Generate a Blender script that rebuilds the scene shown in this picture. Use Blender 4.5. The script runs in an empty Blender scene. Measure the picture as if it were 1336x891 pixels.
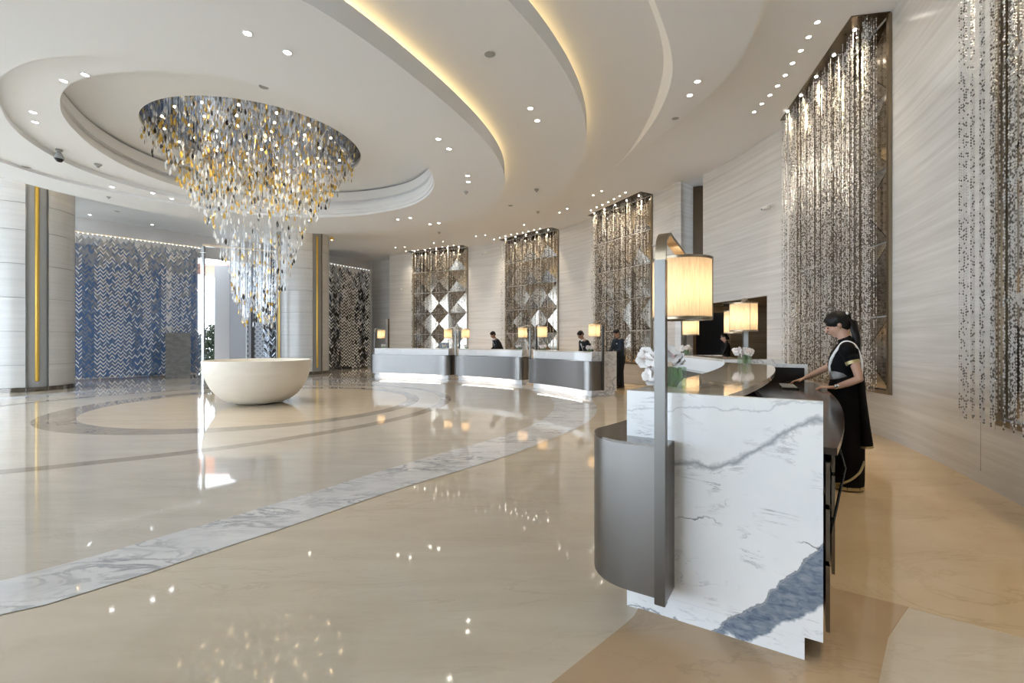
import bpy, bmesh, math, random
from mathutils import Vector, Matrix
random.seed(7)
C = bpy.context.scene.collection
SC = bpy.context.scene
PI = math.pi

# ------------------------------------------------------------------ camera, world, exposure
EYE = 1.35
cd = bpy.data.cameras.new('camera'); cam = bpy.data.objects.new('camera', cd); C.objects.link(cam)
cam.location = (0, 0, EYE); cam.rotation_euler = (PI/2, 0, 0)
cd.sensor_width = 36; cd.lens = 36*594/1336; cd.clip_start = .05; cd.clip_end = 300
SC.camera = cam
w = bpy.data.worlds.new('sky'); SC.world = w; w.use_nodes = True
w.node_tree.nodes['Background'].inputs[0].default_value = (.80, .90, 1.0, 1)
w.node_tree.nodes['Background'].inputs[1].default_value = 3.2
SC.view_settings.view_transform = 'Standard'; SC.view_settings.look = 'None'
SC.view_settings.exposure = 1.33; SC.view_settings.gamma = 1
SC.view_settings.use_curve_mapping = False
SC.cycles.use_denoising = True
SC.cycles.max_bounces = 7; SC.cycles.diffuse_bounces = 4; SC.cycles.glossy_bounces = 4
SC.cycles.transmission_bounces = 4; SC.cycles.transparent_max_bounces = 12
SC.cycles.sample_clamp_indirect = 8; SC.cycles.caustics_reflective = False; SC.cycles.caustics_refractive = False
SPOT_W = 22.0

def at(px, py, h):
    """point of the photograph on the horizontal plane h metres above the eye"""
    v = 445.5 - py
    return Vector(((px-668)/v*h, 594*h/v, EYE+h))

# ------------------------------------------------------------------ helpers
def link(name, bm, mats, parent=None, smooth=False, auto=None):
    me = bpy.data.meshes.new(name)
    bmesh.ops.recalc_face_normals(bm, faces=bm.faces[:])
    bm.to_mesh(me); bm.free()
    for m in (mats if isinstance(mats, (list, tuple)) else [mats]): me.materials.append(m)
    if smooth:
        me.polygons.foreach_set('use_smooth', [True]*len(me.polygons))
        if auto:
            me.set_sharp_from_angle(angle=math.radians(auto))
    o = bpy.data.objects.new(name, me); C.objects.link(o)
    if parent: o.parent = parent
    return o
def empty(name, loc=(0, 0, 0), rz=0):
    o = bpy.data.objects.new(name, None); C.objects.link(o); o.location = loc; o.rotation_euler = (0, 0, rz)
    o.empty_display_size = .1
    return o
def tag(o, label=None, cat=None, group=None, kind=None):
    if label: o['label'] = label
    if cat: o['category'] = cat
    if group: o['group'] = group
    if kind: o['kind'] = kind
    return o
def copy_tree(o, parent=None):
    c = o.copy(); C.objects.link(c)
    if parent: c.parent = parent
    for ch in o.children: copy_tree(ch, c)
    return c
def box(bm, a, b, mi=0):
    vs = [bm.verts.new((x, y, z)) for z in (a[2], b[2]) for y in (a[1], b[1]) for x in (a[0], b[0])]
    fs = [(0,1,3,2),(4,6,7,5),(0,4,5,1),(2,3,7,6),(0,2,6,4),(1,5,7,3)]
    out = []
    for f in fs:
        q = bm.faces.new([vs[i] for i in f]); q.material_index = mi; out.append(q)
    return vs
def prism(bm, poly, z0, z1, mi=0, top=True, bottom=True):
    """poly: list of (x,y); z0,z1 numbers"""
    lo = [bm.verts.new((x, y, z0)) for x, y in poly]; hi = [bm.verts.new((x, y, z1)) for x, y in poly]
    n = len(poly)
    for i in range(n):
        f = bm.faces.new((lo[i], lo[(i+1) % n], hi[(i+1) % n], hi[i])); f.material_index = mi
    if top: bm.faces.new(hi).material_index = mi
    if bottom: bm.faces.new(lo[::-1]).material_index = mi
def frame_of(d):
    d = d.normalized(); up = Vector((0, 0, 1)) if abs(d.z) < .9 else Vector((1, 0, 0))
    a = d.cross(up).normalized(); b = a.cross(d).normalized()
    return a, b
def tube(bm, pts, rad, seg=12, side=None, mi=0, round_ends=True):
    """closed swept tube; rad: r or (ra, rb) per point; side: Vector giving the ra axis"""
    pts = [Vector(p) for p in pts]; n = len(pts)
    R = [r if isinstance(r, (tuple, list)) else (r, r) for r in rad]
    if round_ends:
        d0 = (pts[0]-pts[1]).normalized(); d1 = (pts[-1]-pts[-2]).normalized()
        m0 = min(R[0]); m1 = min(R[-1])
        pts = [pts[0]+d0*m0*.92, pts[0]+d0*m0*.6]+pts+[pts[-1]+d1*m1*.6, pts[-1]+d1*m1*.92]
        R = [tuple(k*.3 for k in R[0]), tuple(k*.8 for k in R[0])]+R+[tuple(k*.8 for k in R[-1]), tuple(k*.3 for k in R[-1])]
        n = len(pts)
    rings = []
    for i, p in enumerate(pts):
        d = (pts[min(i+1, n-1)]-pts[max(i-1, 0)])
        if side is None: a, b = frame_of(d)
        else:
            dn = d.normalized(); a = (side - dn*side.dot(dn)).normalized(); b = dn.cross(a)
        ra, rb = R[i]
        rings.append([bm.verts.new(p+a*ra*math.cos(2*PI*k/seg)+b*rb*math.sin(2*PI*k/seg)) for k in range(seg)])
    for i in range(n-1):
        for k in range(seg):
            f = bm.faces.new((rings[i][k], rings[i][(k+1) % seg], rings[i+1][(k+1) % seg], rings[i+1][k])); f.material_index = mi
    bm.faces.new(rings[0][::-1]).material_index = mi; bm.faces.new(rings[-1]).material_index = mi
def lathe(bm, prof, seg=32, c=(0, 0), mi=0, close=False):
    rings = []
    for r, z in prof:
        rings.append([bm.verts.new((c[0]+r*math.cos(2*PI*k/seg), c[1]+r*math.sin(2*PI*k/seg), z)) for k in range(seg)])
    m = len(rings)
    for i in range(m if close else m-1):
        j = (i+1) % m
        for k in range(seg):
            f = bm.faces.new((rings[i][k], rings[i][(k+1) % seg], rings[j][(k+1) % seg], rings[j][k])); f.material_index = mi
    if not close:
        if prof[0][0] > 1e-6: bm.faces.new(rings[0][::-1]).material_index = mi
        if prof[-1][0] > 1e-6: bm.faces.new(rings[-1]).material_index = mi
def ball(bm, c, r, seg=14, rings=9, rot=None, mi=0):
    r = r if isinstance(r, (tuple, list)) else (r, r, r)
    M = Matrix.Translation(Vector(c)) @ (rot.to_4x4() if rot else Matrix.Identity(4)) @ Matrix.Diagonal((r[0], r[1], r[2], 1))
    g = bmesh.ops.create_uvsphere(bm, u_segments=seg, v_segments=rings, radius=1, matrix=M)
    for v in g['verts']:
        for f in v.link_faces: f.material_index = mi
def catmull(P, n=8):
    P = [Vector(p) for p in P]; out = []
    for i in range(len(P)-1):
        a = P[max(i-1, 0)]; b = P[i]; c = P[i+1]; d = P[min(i+2, len(P)-1)]
        for k in range(n):
            t = k/n
            out.append(.5*((2*b)+(c-a)*t+(2*a-5*b+4*c-d)*t*t+(3*b-3*c+d-a)*t**3))
    out.append(P[-1].copy()); return out

# ------------------------------------------------------------------ materials
class N:
    def __init__(s, name):
        s.m = bpy.data.materials.new(name); s.m.use_nodes = True; s.t = s.m.node_tree
        s.b = s.t.nodes['Principled BSDF']; s.out = s.t.nodes['Material Output']
    def n(s, typ, ins=None, **kw):
        x = s.t.nodes.new(typ)
        for k, v in kw.items(): setattr(x, k, v)
        for k, v in (ins or {}).items():
            if isinstance(v, bpy.types.NodeSocket): s.t.links.new(v, x.inputs[k])
            else: x.inputs[k].default_value = v
        return x
    def pos(s, kind='Object'):
        return s.n('ShaderNodeTexCoord').outputs[kind]
    def mapping(s, vec, scale=(1, 1, 1), rot=(0, 0, 0), loc=(0, 0, 0)):
        return s.n('ShaderNodeMapping', {'Vector': vec, 'Scale': scale, 'Rotation': rot, 'Location': loc}).outputs[0]
    def noise(s, vec, scale, detail=5, rough=.55, dist=0):
        return s.n('ShaderNodeTexNoise', {'Vector': vec, 'Scale': scale, 'Detail': detail, 'Roughness': rough, 'Distortion': dist}).outputs['Fac']
    def math(s, op, a, b=0.0, clamp=False):
        x = s.n('ShaderNodeMath', {0: a, 1: b}, operation=op); x.use_clamp = clamp; return x.outputs[0]
    def ramp(s, fac, stops):
        x = s.n('ShaderNodeValToRGB', {'Fac': fac}); e = x.color_ramp.elements
        while len(e) < len(stops): e.new(.5)
        for i, (p, c) in enumerate(stops): e[i].position = p; e[i].color = (*c, 1) if len(c) == 3 else c
        return x.outputs[0]
    def mix(s, f, a, b):
        x = s.n('ShaderNodeMix', data_type='RGBA')
        for k, v in ((0, f), (6, a), (7, b)):
            if isinstance(v, bpy.types.NodeSocket): s.t.links.new(v, x.inputs[k])
            else: x.inputs[k].default_value = v if k == 0 else (*v, 1)
        return x.outputs[2]
    def set(s, **kw):
        for k, v in kw.items():
            i = s.b.inputs[k.replace('_', ' ')]
            if isinstance(v, bpy.types.NodeSocket): s.t.links.new(v, i)
            else: i.default_value = (*v, 1) if isinstance(v, tuple) and len(v) == 3 else v
        return s
    def bump(s, h, strength=.1, dist=.01):
        x = s.n('ShaderNodeBump', {'Height': h, 'Strength': strength, 'Distance': dist})
        s.t.links.new(x.outputs[0], s.b.inputs['Normal'])
def simple(name, col, rough=.5, metal=0.0, **kw):
    a = N(name); a.set(Base_Color=col, Roughness=rough, Metallic=metal, **kw); return a.m
def veined(name, base, lo, vein, scale=1.0, amount=.6, rough=.06, stretch=(1, 1, 1), rot=(0, 0, 0), width=.03, spec=.5, coord='Object'):
    a = N(name); p = a.mapping(a.pos(coord), scale=stretch, rot=rot)
    c = a.noise(p, 1.1*scale, 6, .6, .4)
    n1 = a.noise(p, .9*scale, 7, .62, 1.2)
    v1 = a.math('ABSOLUTE', a.math('SUBTRACT', n1, .5))
    vm = a.ramp(v1, [(0, (1, 1, 1)), (width, (0, 0, 0))])
    n2 = a.noise(p, .45*scale, 3, .5, 0)
    vm = a.math('MULTIPLY', vm, a.ramp(n2, [(.42, (0, 0, 0)), (.62, (1, 1, 1))]))
    col = a.mix(a.ramp(c, [(.3, (0, 0, 0)), (.7, (1, 1, 1))]), base, lo)
    col = a.mix(a.math('MULTIPLY', vm, amount), col, vein)
    a.set(Base_Color=col, Roughness=rough); a.b.inputs['Specular IOR Level'].default_value = spec
    return a.m
M = {}
M['floor'] = veined('beige_marble', (.69, .60, .475), (.61, .515, .395), (.46, .35, .23), 1.0, .32, .045, (1, 4.5, 1), (0, 0, -.85), .02)
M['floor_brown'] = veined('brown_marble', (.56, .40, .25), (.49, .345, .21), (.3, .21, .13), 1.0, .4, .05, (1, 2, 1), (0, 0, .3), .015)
M['floor_staff'] = veined('warm_lit_marble', (.70, .54, .35), (.62, .465, .29), (.42, .3, .17), 1.1, .4, .05, (1, 2, 1), (0, 0, -.4), .02)  # own beige tone, with the warm light behind the desks put into its colour
M['floor_inner'] = veined('grey_beige_marble', (.64, .59, .52), (.57, .52, .45), (.44, .39, .32), 1.0, .3, .04, (1, 4.5, 1), (0, 0, -.85), .02)
M['floor_white'] = veined('white_inlay_marble', (.78, .77, .76), (.66, .66, .67), (.24, .25, .28), 2.0, .8, .045, (1, 2.6, 1), (0, 0, -.7), .06)
M['floor_dark'] = veined('taupe_inlay_marble', (.42, .37, .32), (.36, .32, .27), (.16, .13, .1), 2, .4, .05)
M['marble'] = veined('white_veined_marble', (.92, .92, .93), (.85, .86, .88), (.28, .31, .37), 1.5, .8, .07, (1, 1, 2.0), (0, .5, .3), .035)
M['parapet'] = veined('white_parapet_marble', (.94, .94, .94), (.90, .90, .91), (.45, .47, .52), .8, .55, .08, (1, 1, 2.0), (0, .5, .3), .03)
M['cloud_marble'] = veined('ledge_marble', (.70, .64, .55), (.62, .56, .48), (.3, .26, .22), 1.3, .7, .05, (1, 1, 1), (0, 0, .3), .05)
def near_slab():
    a = N('bold_veined_marble'); p = a.pos('Object'); s = a.n('ShaderNodeSeparateXYZ', {0: p})
    u, z = a.math('MULTIPLY', s.outputs[1], -1.0), s.outputs[2]
    n1 = a.math('SUBTRACT', a.noise(p, 3.5, 5, .6), .5); n2 = a.math('SUBTRACT', a.noise(p, 14, 4, .6), .5)
    wob = a.math('ADD', a.math('MULTIPLY', n1, .15), a.math('MULTIPLY', n2, .035))
    sm = a.n('ShaderNodeMapRange', {0: u, 1: .36, 2: .9, 3: 0.0, 4: 1.0}).outputs[0]
    top = a.math('MULTIPLY', a.math('POWER', sm, 1.35), .62)           # upper edge of the blue band
    low = a.n('ShaderNodeMapRange', {0: u, 1: .56, 2: .86, 3: 0.0, 4: .27}).outputs[0]
    d1 = a.math('SUBTRACT', a.math('ADD', top, wob), z); d2 = a.math('SUBTRACT', z, a.math('ADD', low, wob))
    band = a.math('MULTIPLY', a.math('MULTIPLY', d1, 60, True), a.math('MULTIPLY', d2, 60, True))
    edge = a.math('SUBTRACT', 1, a.math('MULTIPLY', a.math('ABSOLUTE', a.math('SUBTRACT', d1, .006)), 130), True)
    streak = a.noise(a.mapping(p, scale=(1, 4, 9), rot=(-.7, 0, 0)), 5, 5, .6, .5)
    blue = a.mix(a.ramp(streak, [(.3, (0, 0, 0)), (.72, (1, 1, 1))]), (.10, .14, .21), (.33, .37, .43))
    # thin dark vein
    vz = a.math('ADD', a.n('ShaderNodeMapRange', {0: u, 1: .38, 2: .88, 3: .775, 4: 1.03}, interpolation_type='SMOOTHSTEP').outputs[0], a.math('MULTIPLY', n1, .10))
    vd = a.math('ABSOLUTE', a.math('SUBTRACT', z, a.math('ADD', vz, a.math('MULTIPLY', n2, .03))))
    v = a.math('SUBTRACT', 1, a.math('DIVIDE', vd, a.math('ADD', .008, a.math('MULTIPLY', a.noise(p, 5, 2), .022))), True)
    vz2 = a.math('ADD', a.math('ADD', .52, a.math('MULTIPLY', u, -.04)), a.math('MULTIPLY', n1, .26))
    v2 = a.math('MULTIPLY', a.math('SUBTRACT', 1, a.math('DIVIDE', a.math('ABSOLUTE', a.math('SUBTRACT', z, vz2)), .006), True), a.ramp(a.noise(p, 4, 2), [(.45, (0, 0, 0)), (.6, (1, 1, 1))]))
    vz3 = a.math('ADD', a.math('ADD', .98, a.math('MULTIPLY', u, .14)), a.math('MULTIPLY', n1, .20))
    v3 = a.math('MULTIPLY', a.math('SUBTRACT', 1, a.math('DIVIDE', a.math('ABSOLUTE', a.math('SUBTRACT', z, vz3)), .007), True), .45)
    q = a.mapping(p, scale=(1, .8, 3.4), rot=(.12, 0, 0))
    fl = a.ramp(a.math('ABSOLUTE', a.math('SUBTRACT', a.noise(q, 3.0, 8, .65, .8), .5)), [(0, (1, 1, 1)), (.02, (0, 0, 0))])
    fl = a.math('MULTIPLY', fl, a.ramp(a.noise(p, 6, 2), [(.5, (0, 0, 0)), (.66, (1, 1, 1))]))
    base = a.mix(a.ramp(a.noise(p, 2.4, 5), [(.35, (0, 0, 0)), (.7, (1, 1, 1))]), (.93, .93, .93), (.85, .86, .88))
    col = a.mix(a.math('MULTIPLY', fl, .6), base, (.22, .22, .25))
    col = a.mix(a.math('MULTIPLY', v, .75), col, (.20, .22, .26))
    col = a.mix(v2, col, (.16, .15, .16)); col = a.mix(v3, col, (.35, .38, .43))
    col = a.mix(band, col, blue); col = a.mix(a.math('MULTIPLY', edge, .7), col, (.06, .08, .12))
    a.set(Base_Color=col, Roughness=.08); return a.m
M['near_slab'] = near_slab()
def stone(name, c1, c2, rough=.22, sx=.22, sz=9.0, coord='Object', bump=.02):
    a = N(name); p = a.mapping(a.pos(coord), scale=(sx, sx, sz), rot=(0, 0, 0))
    n1 = a.noise(p, 1.6, 8, .62, .25); n2 = a.noise(a.mapping(a.pos(coord), scale=(.5, .5, .9)), .6, 3)
    n3 = a.noise(a.mapping(a.pos(coord), scale=(1.5, 1.5, 60)), 1.2, 4, .7)
    f = a.math('ADD', a.math('MULTIPLY', n1, .62), a.math('ADD', a.math('MULTIPLY', n2, .2), a.math('MULTIPLY', n3, .18)))
    a.set(Base_Color=a.ramp(f, [(.36, c2), (.62, c1)]), Roughness=rough); a.bump(n3, bump, .01)
    return a.m
M['travertine'] = stone('striated_travertine', (.80, .79, .77), (.62, .605, .58), .2)
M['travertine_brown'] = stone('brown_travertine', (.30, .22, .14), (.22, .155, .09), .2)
M['travertine_col'] = stone('grey_travertine', (.66, .66, .655), (.58, .58, .575), .2, bump=.01)
M['plaster'] = simple('white_ceiling_plaster', (.86, .88, .905), .85)
M['cream'] = simple('fascia_plaster', (.74, .74, .75), .8)
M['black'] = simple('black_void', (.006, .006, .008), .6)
M['blackgloss'] = simple('black_gloss', (.012, .012, .014), .15)
def metal(name, c, rough, aniso_scale=(1, 1, 60)):
    a = N(name); n = a.noise(a.mapping(a.pos('Object'), scale=aniso_scale), 12, 3)
    a.set(Base_Color=c, Metallic=1.0, Roughness=a.n('ShaderNodeMapRange', {0: n, 3: rough*.85, 4: rough*1.2}).outputs[0]); return a.m
M['nickel'] = metal('brushed_nickel', (.205, .195, .185), .32, (60, 60, 1))
M['post'] = metal('grey_green_metal', (.15, .145, .135), .3, (60, 60, 1))
M['bronze'] = metal('brushed_bronze', (.30, .24, .17), .3, (1, 1, 60))
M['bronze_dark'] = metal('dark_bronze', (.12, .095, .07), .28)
M['gunmetal'] = metal('gunmetal_top', (.16, .145, .13), .12)
M['mirror_bronze'] = metal('bronze_mirror', (.42, .375, .32), .13, (2, 2, 2))
M['steel'] = metal('polished_steel', (.62, .63, .65), .18)
M['channel'] = metal('dark_steel_channel', (.34, .34, .35), .16)
M['brass'] = metal('polished_brass', (.75, .52, .16), .25)
M['gold_inlay'] = simple('gold_inlay', (.72, .47, .09), .35, .6)
M['disc_mirror'] = metal('smoky_mirror', (.36, .38, .43), .04, (1, 1, 1))
M['dark_wood'] = simple('dark_lacquer', (.030, .019, .014), .14)
def fabric():
    a = N('raw_silk_shade'); p = a.mapping(a.pos('Object'), scale=(18, 18, 1.2)); n = a.noise(p, 9, 5, .7)
    col = a.ramp(n, [(.3, (.66, .49, .31)), (.55, (.80, .65, .46)), (.75, (.88, .76, .58))])
    d = a.n('ShaderNodeBsdfDiffuse', {0: col}); t = a.n('ShaderNodeBsdfTranslucent', {0: col})
    m = a.n('ShaderNodeMixShader', {0: .55, 1: d.outputs[0], 2: t.outputs[0]})
    a.t.links.new(m.outputs[0], a.out.inputs[0]); return a.m
M['shade'] = fabric()
def emit(name, c, s):
    a = N(name); e = a.n('ShaderNodeEmission', {0: (*c, 1), 1: s}); a.t.links.new(e.outputs[0], a.out.inputs[0]); return a.m
M['lens'] = emit('lamp_glow', (1, .93, .82), 14)
M['lens_warm'] = emit('warm_lamp_glow', (1, .74, .42), 16)
M['lens_cool'] = emit('cool_lamp_glow', (.93, .97, 1), 14)
M['pin'] = emit('pin_light_glow', (.95, .97, 1), 2.5)
M['cove'] = emit('cove_glow', (1, .68, .30), 5.0)
M['strip'] = emit('plinth_strip_glow', (1, .9, .78), 4)
M['bulb'] = emit('bulb_glow', (1, .8, .55), 5)
def crystal(name, c, tr, rough=.12, metal=.0):
    a = N(name); g = a.n('ShaderNodeBsdfTransparent', {0: (1, 1, 1, 1)})
    a.set(Base_Color=c, Roughness=rough, Metallic=metal); a.b.inputs['Specular IOR Level'].default_value = 1.0
    m = a.n('ShaderNodeMixShader', {0: 1-tr, 1: g.outputs[0], 2: a.b.outputs[0]})
    a.t.links.new(m.outputs[0], a.out.inputs[0]); return a.m
M['crystal'] = crystal('clear_crystal', (.88, .89, .9), .28, .1)
M['crystal_amber'] = crystal('amber_crystal', (.80, .52, .10), .1, .12, .3)
M['crystal_smoke'] = crystal('smoky_crystal', (.06, .055, .05), .1, .08, .2)
M['bead'] = crystal('curtain_crystal', (.72, .70, .67), .05, .22, .1)
M['bead_dark'] = crystal('smoky_bead', (.20, .18, .16), .05, .15, .3)
M['blade_blue'] = crystal('blue_glass_blade', (.12, .23, .46), .08, .14, .2)
M['blade_clear'] = crystal('silver_glass_blade', (.93, .95, .97), .03, .2, .15)
M['blade_grey'] = crystal('grey_glass_blade', (.42, .46, .52), .1, .18, .3)
def pane(name, c, tr):
    a = N(name); g = a.n('ShaderNodeBsdfTransparent', {0: (*c, 1)}); s = a.n('ShaderNodeBsdfGlossy', {0: (1, 1, 1, 1), 1: .02})
    m = a.n('ShaderNodeMixShader', {0: tr, 1: g.outputs[0], 2: s.outputs[0]}); a.t.links.new(m.outputs[0], a.out.inputs[0]); return a.m
M['glass'] = pane('window_glass', (.96, .98, 1), .06)
M['glass_blue'] = pane('blue_tinted_glass', (.018, .045, .095), .06)
M['glass_dark'] = pane('dark_tinted_glass', (.010, .012, .015), .06)
M['vase'] = pane('vase_glass', (.86, .93, .88), .12)
def foliage_mat(name, c1, c2):
    a = N(name); a.set(Base_Color=a.ramp(a.noise(a.pos('Object'), 9, 4), [(.35, c1), (.65, c2)]), Roughness=.5); return a.m
M['leaf'] = foliage_mat('leaf_green', (.05, .16, .02), (.16, .34, .05))
M['hedge'] = foliage_mat('hedge_green', (.015, .03, .02), (.04, .07, .04))
M['petal'] = simple('white_petal', (.88, .84, .82), .5)
M['petal_pink'] = simple('pink_tinged_petal', (.86, .62, .62), .5)
M['skin'] = simple('skin', (.56, .34, .25), .45); M['skin_dark'] = simple('tan_skin', (.36, .2, .13), .5)
M['hair'] = simple('black_hair', (.006, .005, .005), .5, 0, Specular_IOR_Level=.3)
M['sari'] = simple('black_sari_cloth', (.0035, .0035, .0045), .85, 0, Specular_IOR_Level=.2); M['gold_cloth'] = simple('gold_trim_cloth', (.5, .40, .2), .4, .4)
M['white_cloth'] = simple('white_cloth', (.82, .82, .82), .7)
M['suit'] = simple('charcoal_suit_cloth', (.007, .008, .011), .8); M['suit_blue'] = simple('navy_suit_cloth', (.013, .024, .04), .8)
M['lip'] = simple('lip', (.35, .12, .1), .4)
M['bowl'] = stone('cream_stone', (.78, .74, .66), (.70, .65, .57), .45, .6, 3.0, 'Object', .03)
M['pedestal'] = stone('grey_rough_stone', (.24, .24, .24), (.11, .11, .11), .6, 3, 5.0, 'Object', .5)
M['salmon'] = simple('salmon_soffit', (.75, .36, .28), .8)
M['pave'] = simple('outdoor_paving', (.45, .46, .47), .8)
M['plastic'] = simple('grey_plastic', (.35, .36, .36), .5); M['white_plastic'] = simple('white_plastic', (.75, .75, .74), .5)
M['jali'] = simple('white_screen_paint', (.72, .76, .82), .4); M['jali_back'] = simple('screen_backing', (.34, .40, .50), .3)

# ------------------------------------------------------------------ plan curves (metres, around the bowl)
CX, CY = -5.56, 10.0
def rtable(tab):
    tab = sorted(tab)
    def f(deg):
        deg = (deg+180) % 360-180; n = len(tab)
        for i in range(n):
            a0 = tab[i][0]; a1 = tab[(i+1) % n][0]+(360 if i == n-1 else 0); d = deg if deg >= a0 or i < n-1 else deg+360
            if i == n-1 and deg < tab[0][0]: d = deg+360
            if a0 <= d <= a1:
                p0 = tab[(i-1) % n][1]; p1 = tab[i][1]; p2 = tab[(i+1) % n][1]; p3 = tab[(i+2) % n][1]
                t = (d-a0)/(a1-a0)
                return .5*(2*p1+(p2-p0)*t+(2*p0-5*p1+4*p2-p3)*t*t+(3*p1-3*p2+p3-p0)*t**3)
        return tab[0][1]
    return f
def ring(f, n=144, off=0.0, a0=-180, a1=180):
    out = []
    for k in range(n + (0 if a1-a0 >= 360 else 1)):
        d = a0+(a1-a0)*k/n; r = (f(d) if callable(f) else f)+off
        out.append((CX+r*math.cos(math.radians(d)), CY+r*math.sin(math.radians(d))))
    return out
R_DISC = rtable([(-180, 1.95), (-140, 2.04), (-85, 2.04), (-40, 2.1), (14, 2.13), (60, 2.05), (90, 2.0), (130, 1.99)])
R_DISH = rtable([(-164, 2.75), (-141, 2.9), (-120, 3.2), (-104, 3.47), (-80, 3.72), (-60, 3.84), (-35, 3.9), (-18, 3.82), (6, 3.74), (34, 3.5), (56, 3.22), (76, 3.02), (110, 2.82), (150, 2.72)])
R_C1 = rtable([(-180, 3.6), (-153, 3.68), (-129, 3.78), (-110, 4.02), (-90, 4.18), (-75, 4.15), (-60, 3.95), (-35, 3.93), (-18, 3.85), (6, 3.77), (34, 3.53), (56, 3.25), (80, 3.1), (110, 3.1), (150, 3.35)])
R_L = rtable([(-180, 4.6), (-140, 5.2), (-110, 5.5), (-85, 5.22), (-80, 4.94), (-69, 4.45), (-61, 4.15), (-48, 3.98), (-35, 3.96), (-18, 3.88), (6, 3.80), (34, 3.56), (56, 3.30), (80, 3.2), (110, 3.3), (150, 3.8)])
R_A = rtable([(-180, 5.6), (-140, 6.3), (-100, 6.7), (-75, 6.5), (-57, 6.18), (-46, 5.8), (-37, 5.57), (-28, 5.44), (-16, 5.38), (3, 5.40), (16, 5.42), (29, 5.35), (47, 5.2), (67, 4.85), (100, 4.8), (140, 5.1)])
R_B = rtable([(-180, 7.0), (-130, 7.6), (-90, 7.7), (-60, 7.35), (-40, 7.18), (-28, 7.1), (-11, 7.1), (9, 7.15), (34, 7.2), (52, 7.2), (100, 7.3), (126, 7.4), (145, 7.1)])
R_C = rtable([(-180, 8.4), (-90, 8.4), (-45, 8.42), (-28, 8.51), (-19, 8.57), (-11, 8.49), (-2, 8.4), (9, 8.39), (90, 8.4)])
R_D = rtable([(-180, 9.5), (-90, 10.2), (-50, 10.0), (-26, 9.73), (-19, 9.55), (-13, 9.27), (-8, 8.98), (4, 8.6), (12, 8.45), (90, 8.5)])
R_IN = rtable([(-100, 7.9), (-85, 8.1), (-70, 7.9), (-66, 7.57), (-59, 7.12), (-52, 6.75), (-43, 6.5), (-14, 6.45), (0, 6.48), (25, 6.6), (60, 6.3), (120, 6.0), (170, 6.2), (-140, 7.2)])
R_OUT = rtable([(-100, 8.6), (-85, 8.6), (-68, 8.33), (-62, 7.9), (-54, 7.46), (-48, 7.28), (-38, 7.18), (-29, 7.15), (-18, 7.24), (-5, 7.33), (15, 7.45), (60, 7.0), (120, 6.5), (170, 6.7), (-140, 7.9)])
R_DK = rtable([(-120, 5.5), (-88, 5.25), (-79, 4.9), (-67, 4.57), (-51, 4.22), (-31, 4.02), (-9, 3.95), (30, 4.0), (90, 4.1), (150, 4.5), (-160, 5.2)])
ZE = 5.85   # outer ceiling
# walls seen in plan
W_RIGHT = catmull([(3.0, -6.5, 0), (3.05, -1.5, 0), (3.2, 1.0, 0), (3.62, 2.5, 0), (4.16, 3.70, 0), (4.70, 4.93, 0), (5.18, 6.2, 0), (5.5, 7.6, 0), (5.72, 9.13, 0), (5.6, 10.0, 0)], 8)
W_OVER = catmull([(5.6, 10.0, 0), (5.45, 11.1, 0), (5.16, 12.3, 0)], 6)
W_BACK = catmull([(4.62, 12.9, 0), (4.3, 13.9, 0), (3.02, 16.3, 0), (1.88, 18.3, 0), (-.29, 20.3, 0), (-2.1, 21.7, 0), (-5.0, 23.0, 0), (-6.35, 23.6, 0)], 8)

# ------------------------------------------------------------------ floor
bm = bmesh.new(); box(bm, (-22, -8, -.2), (9.5, 30, 0)); floor = tag(link('floor', bm, M['floor']), kind='structure')
def inlay(name, outer, inner, m, z=.003, label=None):
    bm = bmesh.new(); n = len(outer)
    if inner is None: prism(bm, outer, -.01, z)
    else:
        for i in range(n):
            j = (i+1) % n
            v = [bm.verts.new((*p, z)) for p in (outer[i], outer[j], inner[j], inner[i])]; bm.faces.new(v)
        bmesh.ops.remove_doubles(bm, verts=bm.verts[:], dist=1e-5)
    o = link(name, bm, m, floor)
    if label: o['label'] = label
    return o
inlay('inner_floor_field', ring(R_IN), ring(R_DK, off=.22), M['floor_inner'])
inlay('white_marble_band', ring(R_OUT), ring(R_IN), M['floor_white'], .004, 'broad white marble band with grey veins')
inlay('taupe_ring', ring(R_DK, off=.22), ring(R_DK, off=-.02), M['floor_dark'], .004, 'thin dark ring inlay')
inlay('centre_floor_field', ring(R_DK, off=-.02), ring(3.42), M['floor_inner'])
o1 = ring(3.45); o2 = [(x+.15, y+.02) for x, y in ring(3.02)]
inlay('taupe_ring', o1, o2, M['floor_dark'], .0042)
inlay('centre_disc', [(x+.15, y+.02) for x, y in ring(3.03)], None, M['floor'], .0036)
inlay('staff_floor_field', [(1.75, 2.49), (2.01, 2.31), (2.33, 2.07), (3.5, 1.1), (3.65, 2.5), (4.2, 3.7), (4.72, 4.93), (5.2, 6.2), (5.52, 7.6), (5.74, 9.13), (5.55, 10.6), (5.2, 12.3), (4.64, 12.9), (4.3, 13.95), (3.0, 16.4), (1.85, 18.4), (-.3, 20.4), (-2.1, 21.8), (-5, 23.1), (-5.0, 19), (-2, 17.8), (0.9, 15.6), (2.4, 12.9), (3.6, 9.6), (3.4, 6.5), (2.6, 4.5)], None, M['floor_staff'], .003)
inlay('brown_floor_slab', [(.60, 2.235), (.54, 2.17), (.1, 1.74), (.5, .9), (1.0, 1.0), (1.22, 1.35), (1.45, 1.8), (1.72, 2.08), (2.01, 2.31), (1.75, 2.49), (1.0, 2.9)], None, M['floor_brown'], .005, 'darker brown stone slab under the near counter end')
bm = bmesh.new(); box(bm, (-60, -40, -.35), (-22, 70, -.02)); tag(link('ground_outside', bm, M['pave']), kind='structure')

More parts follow.
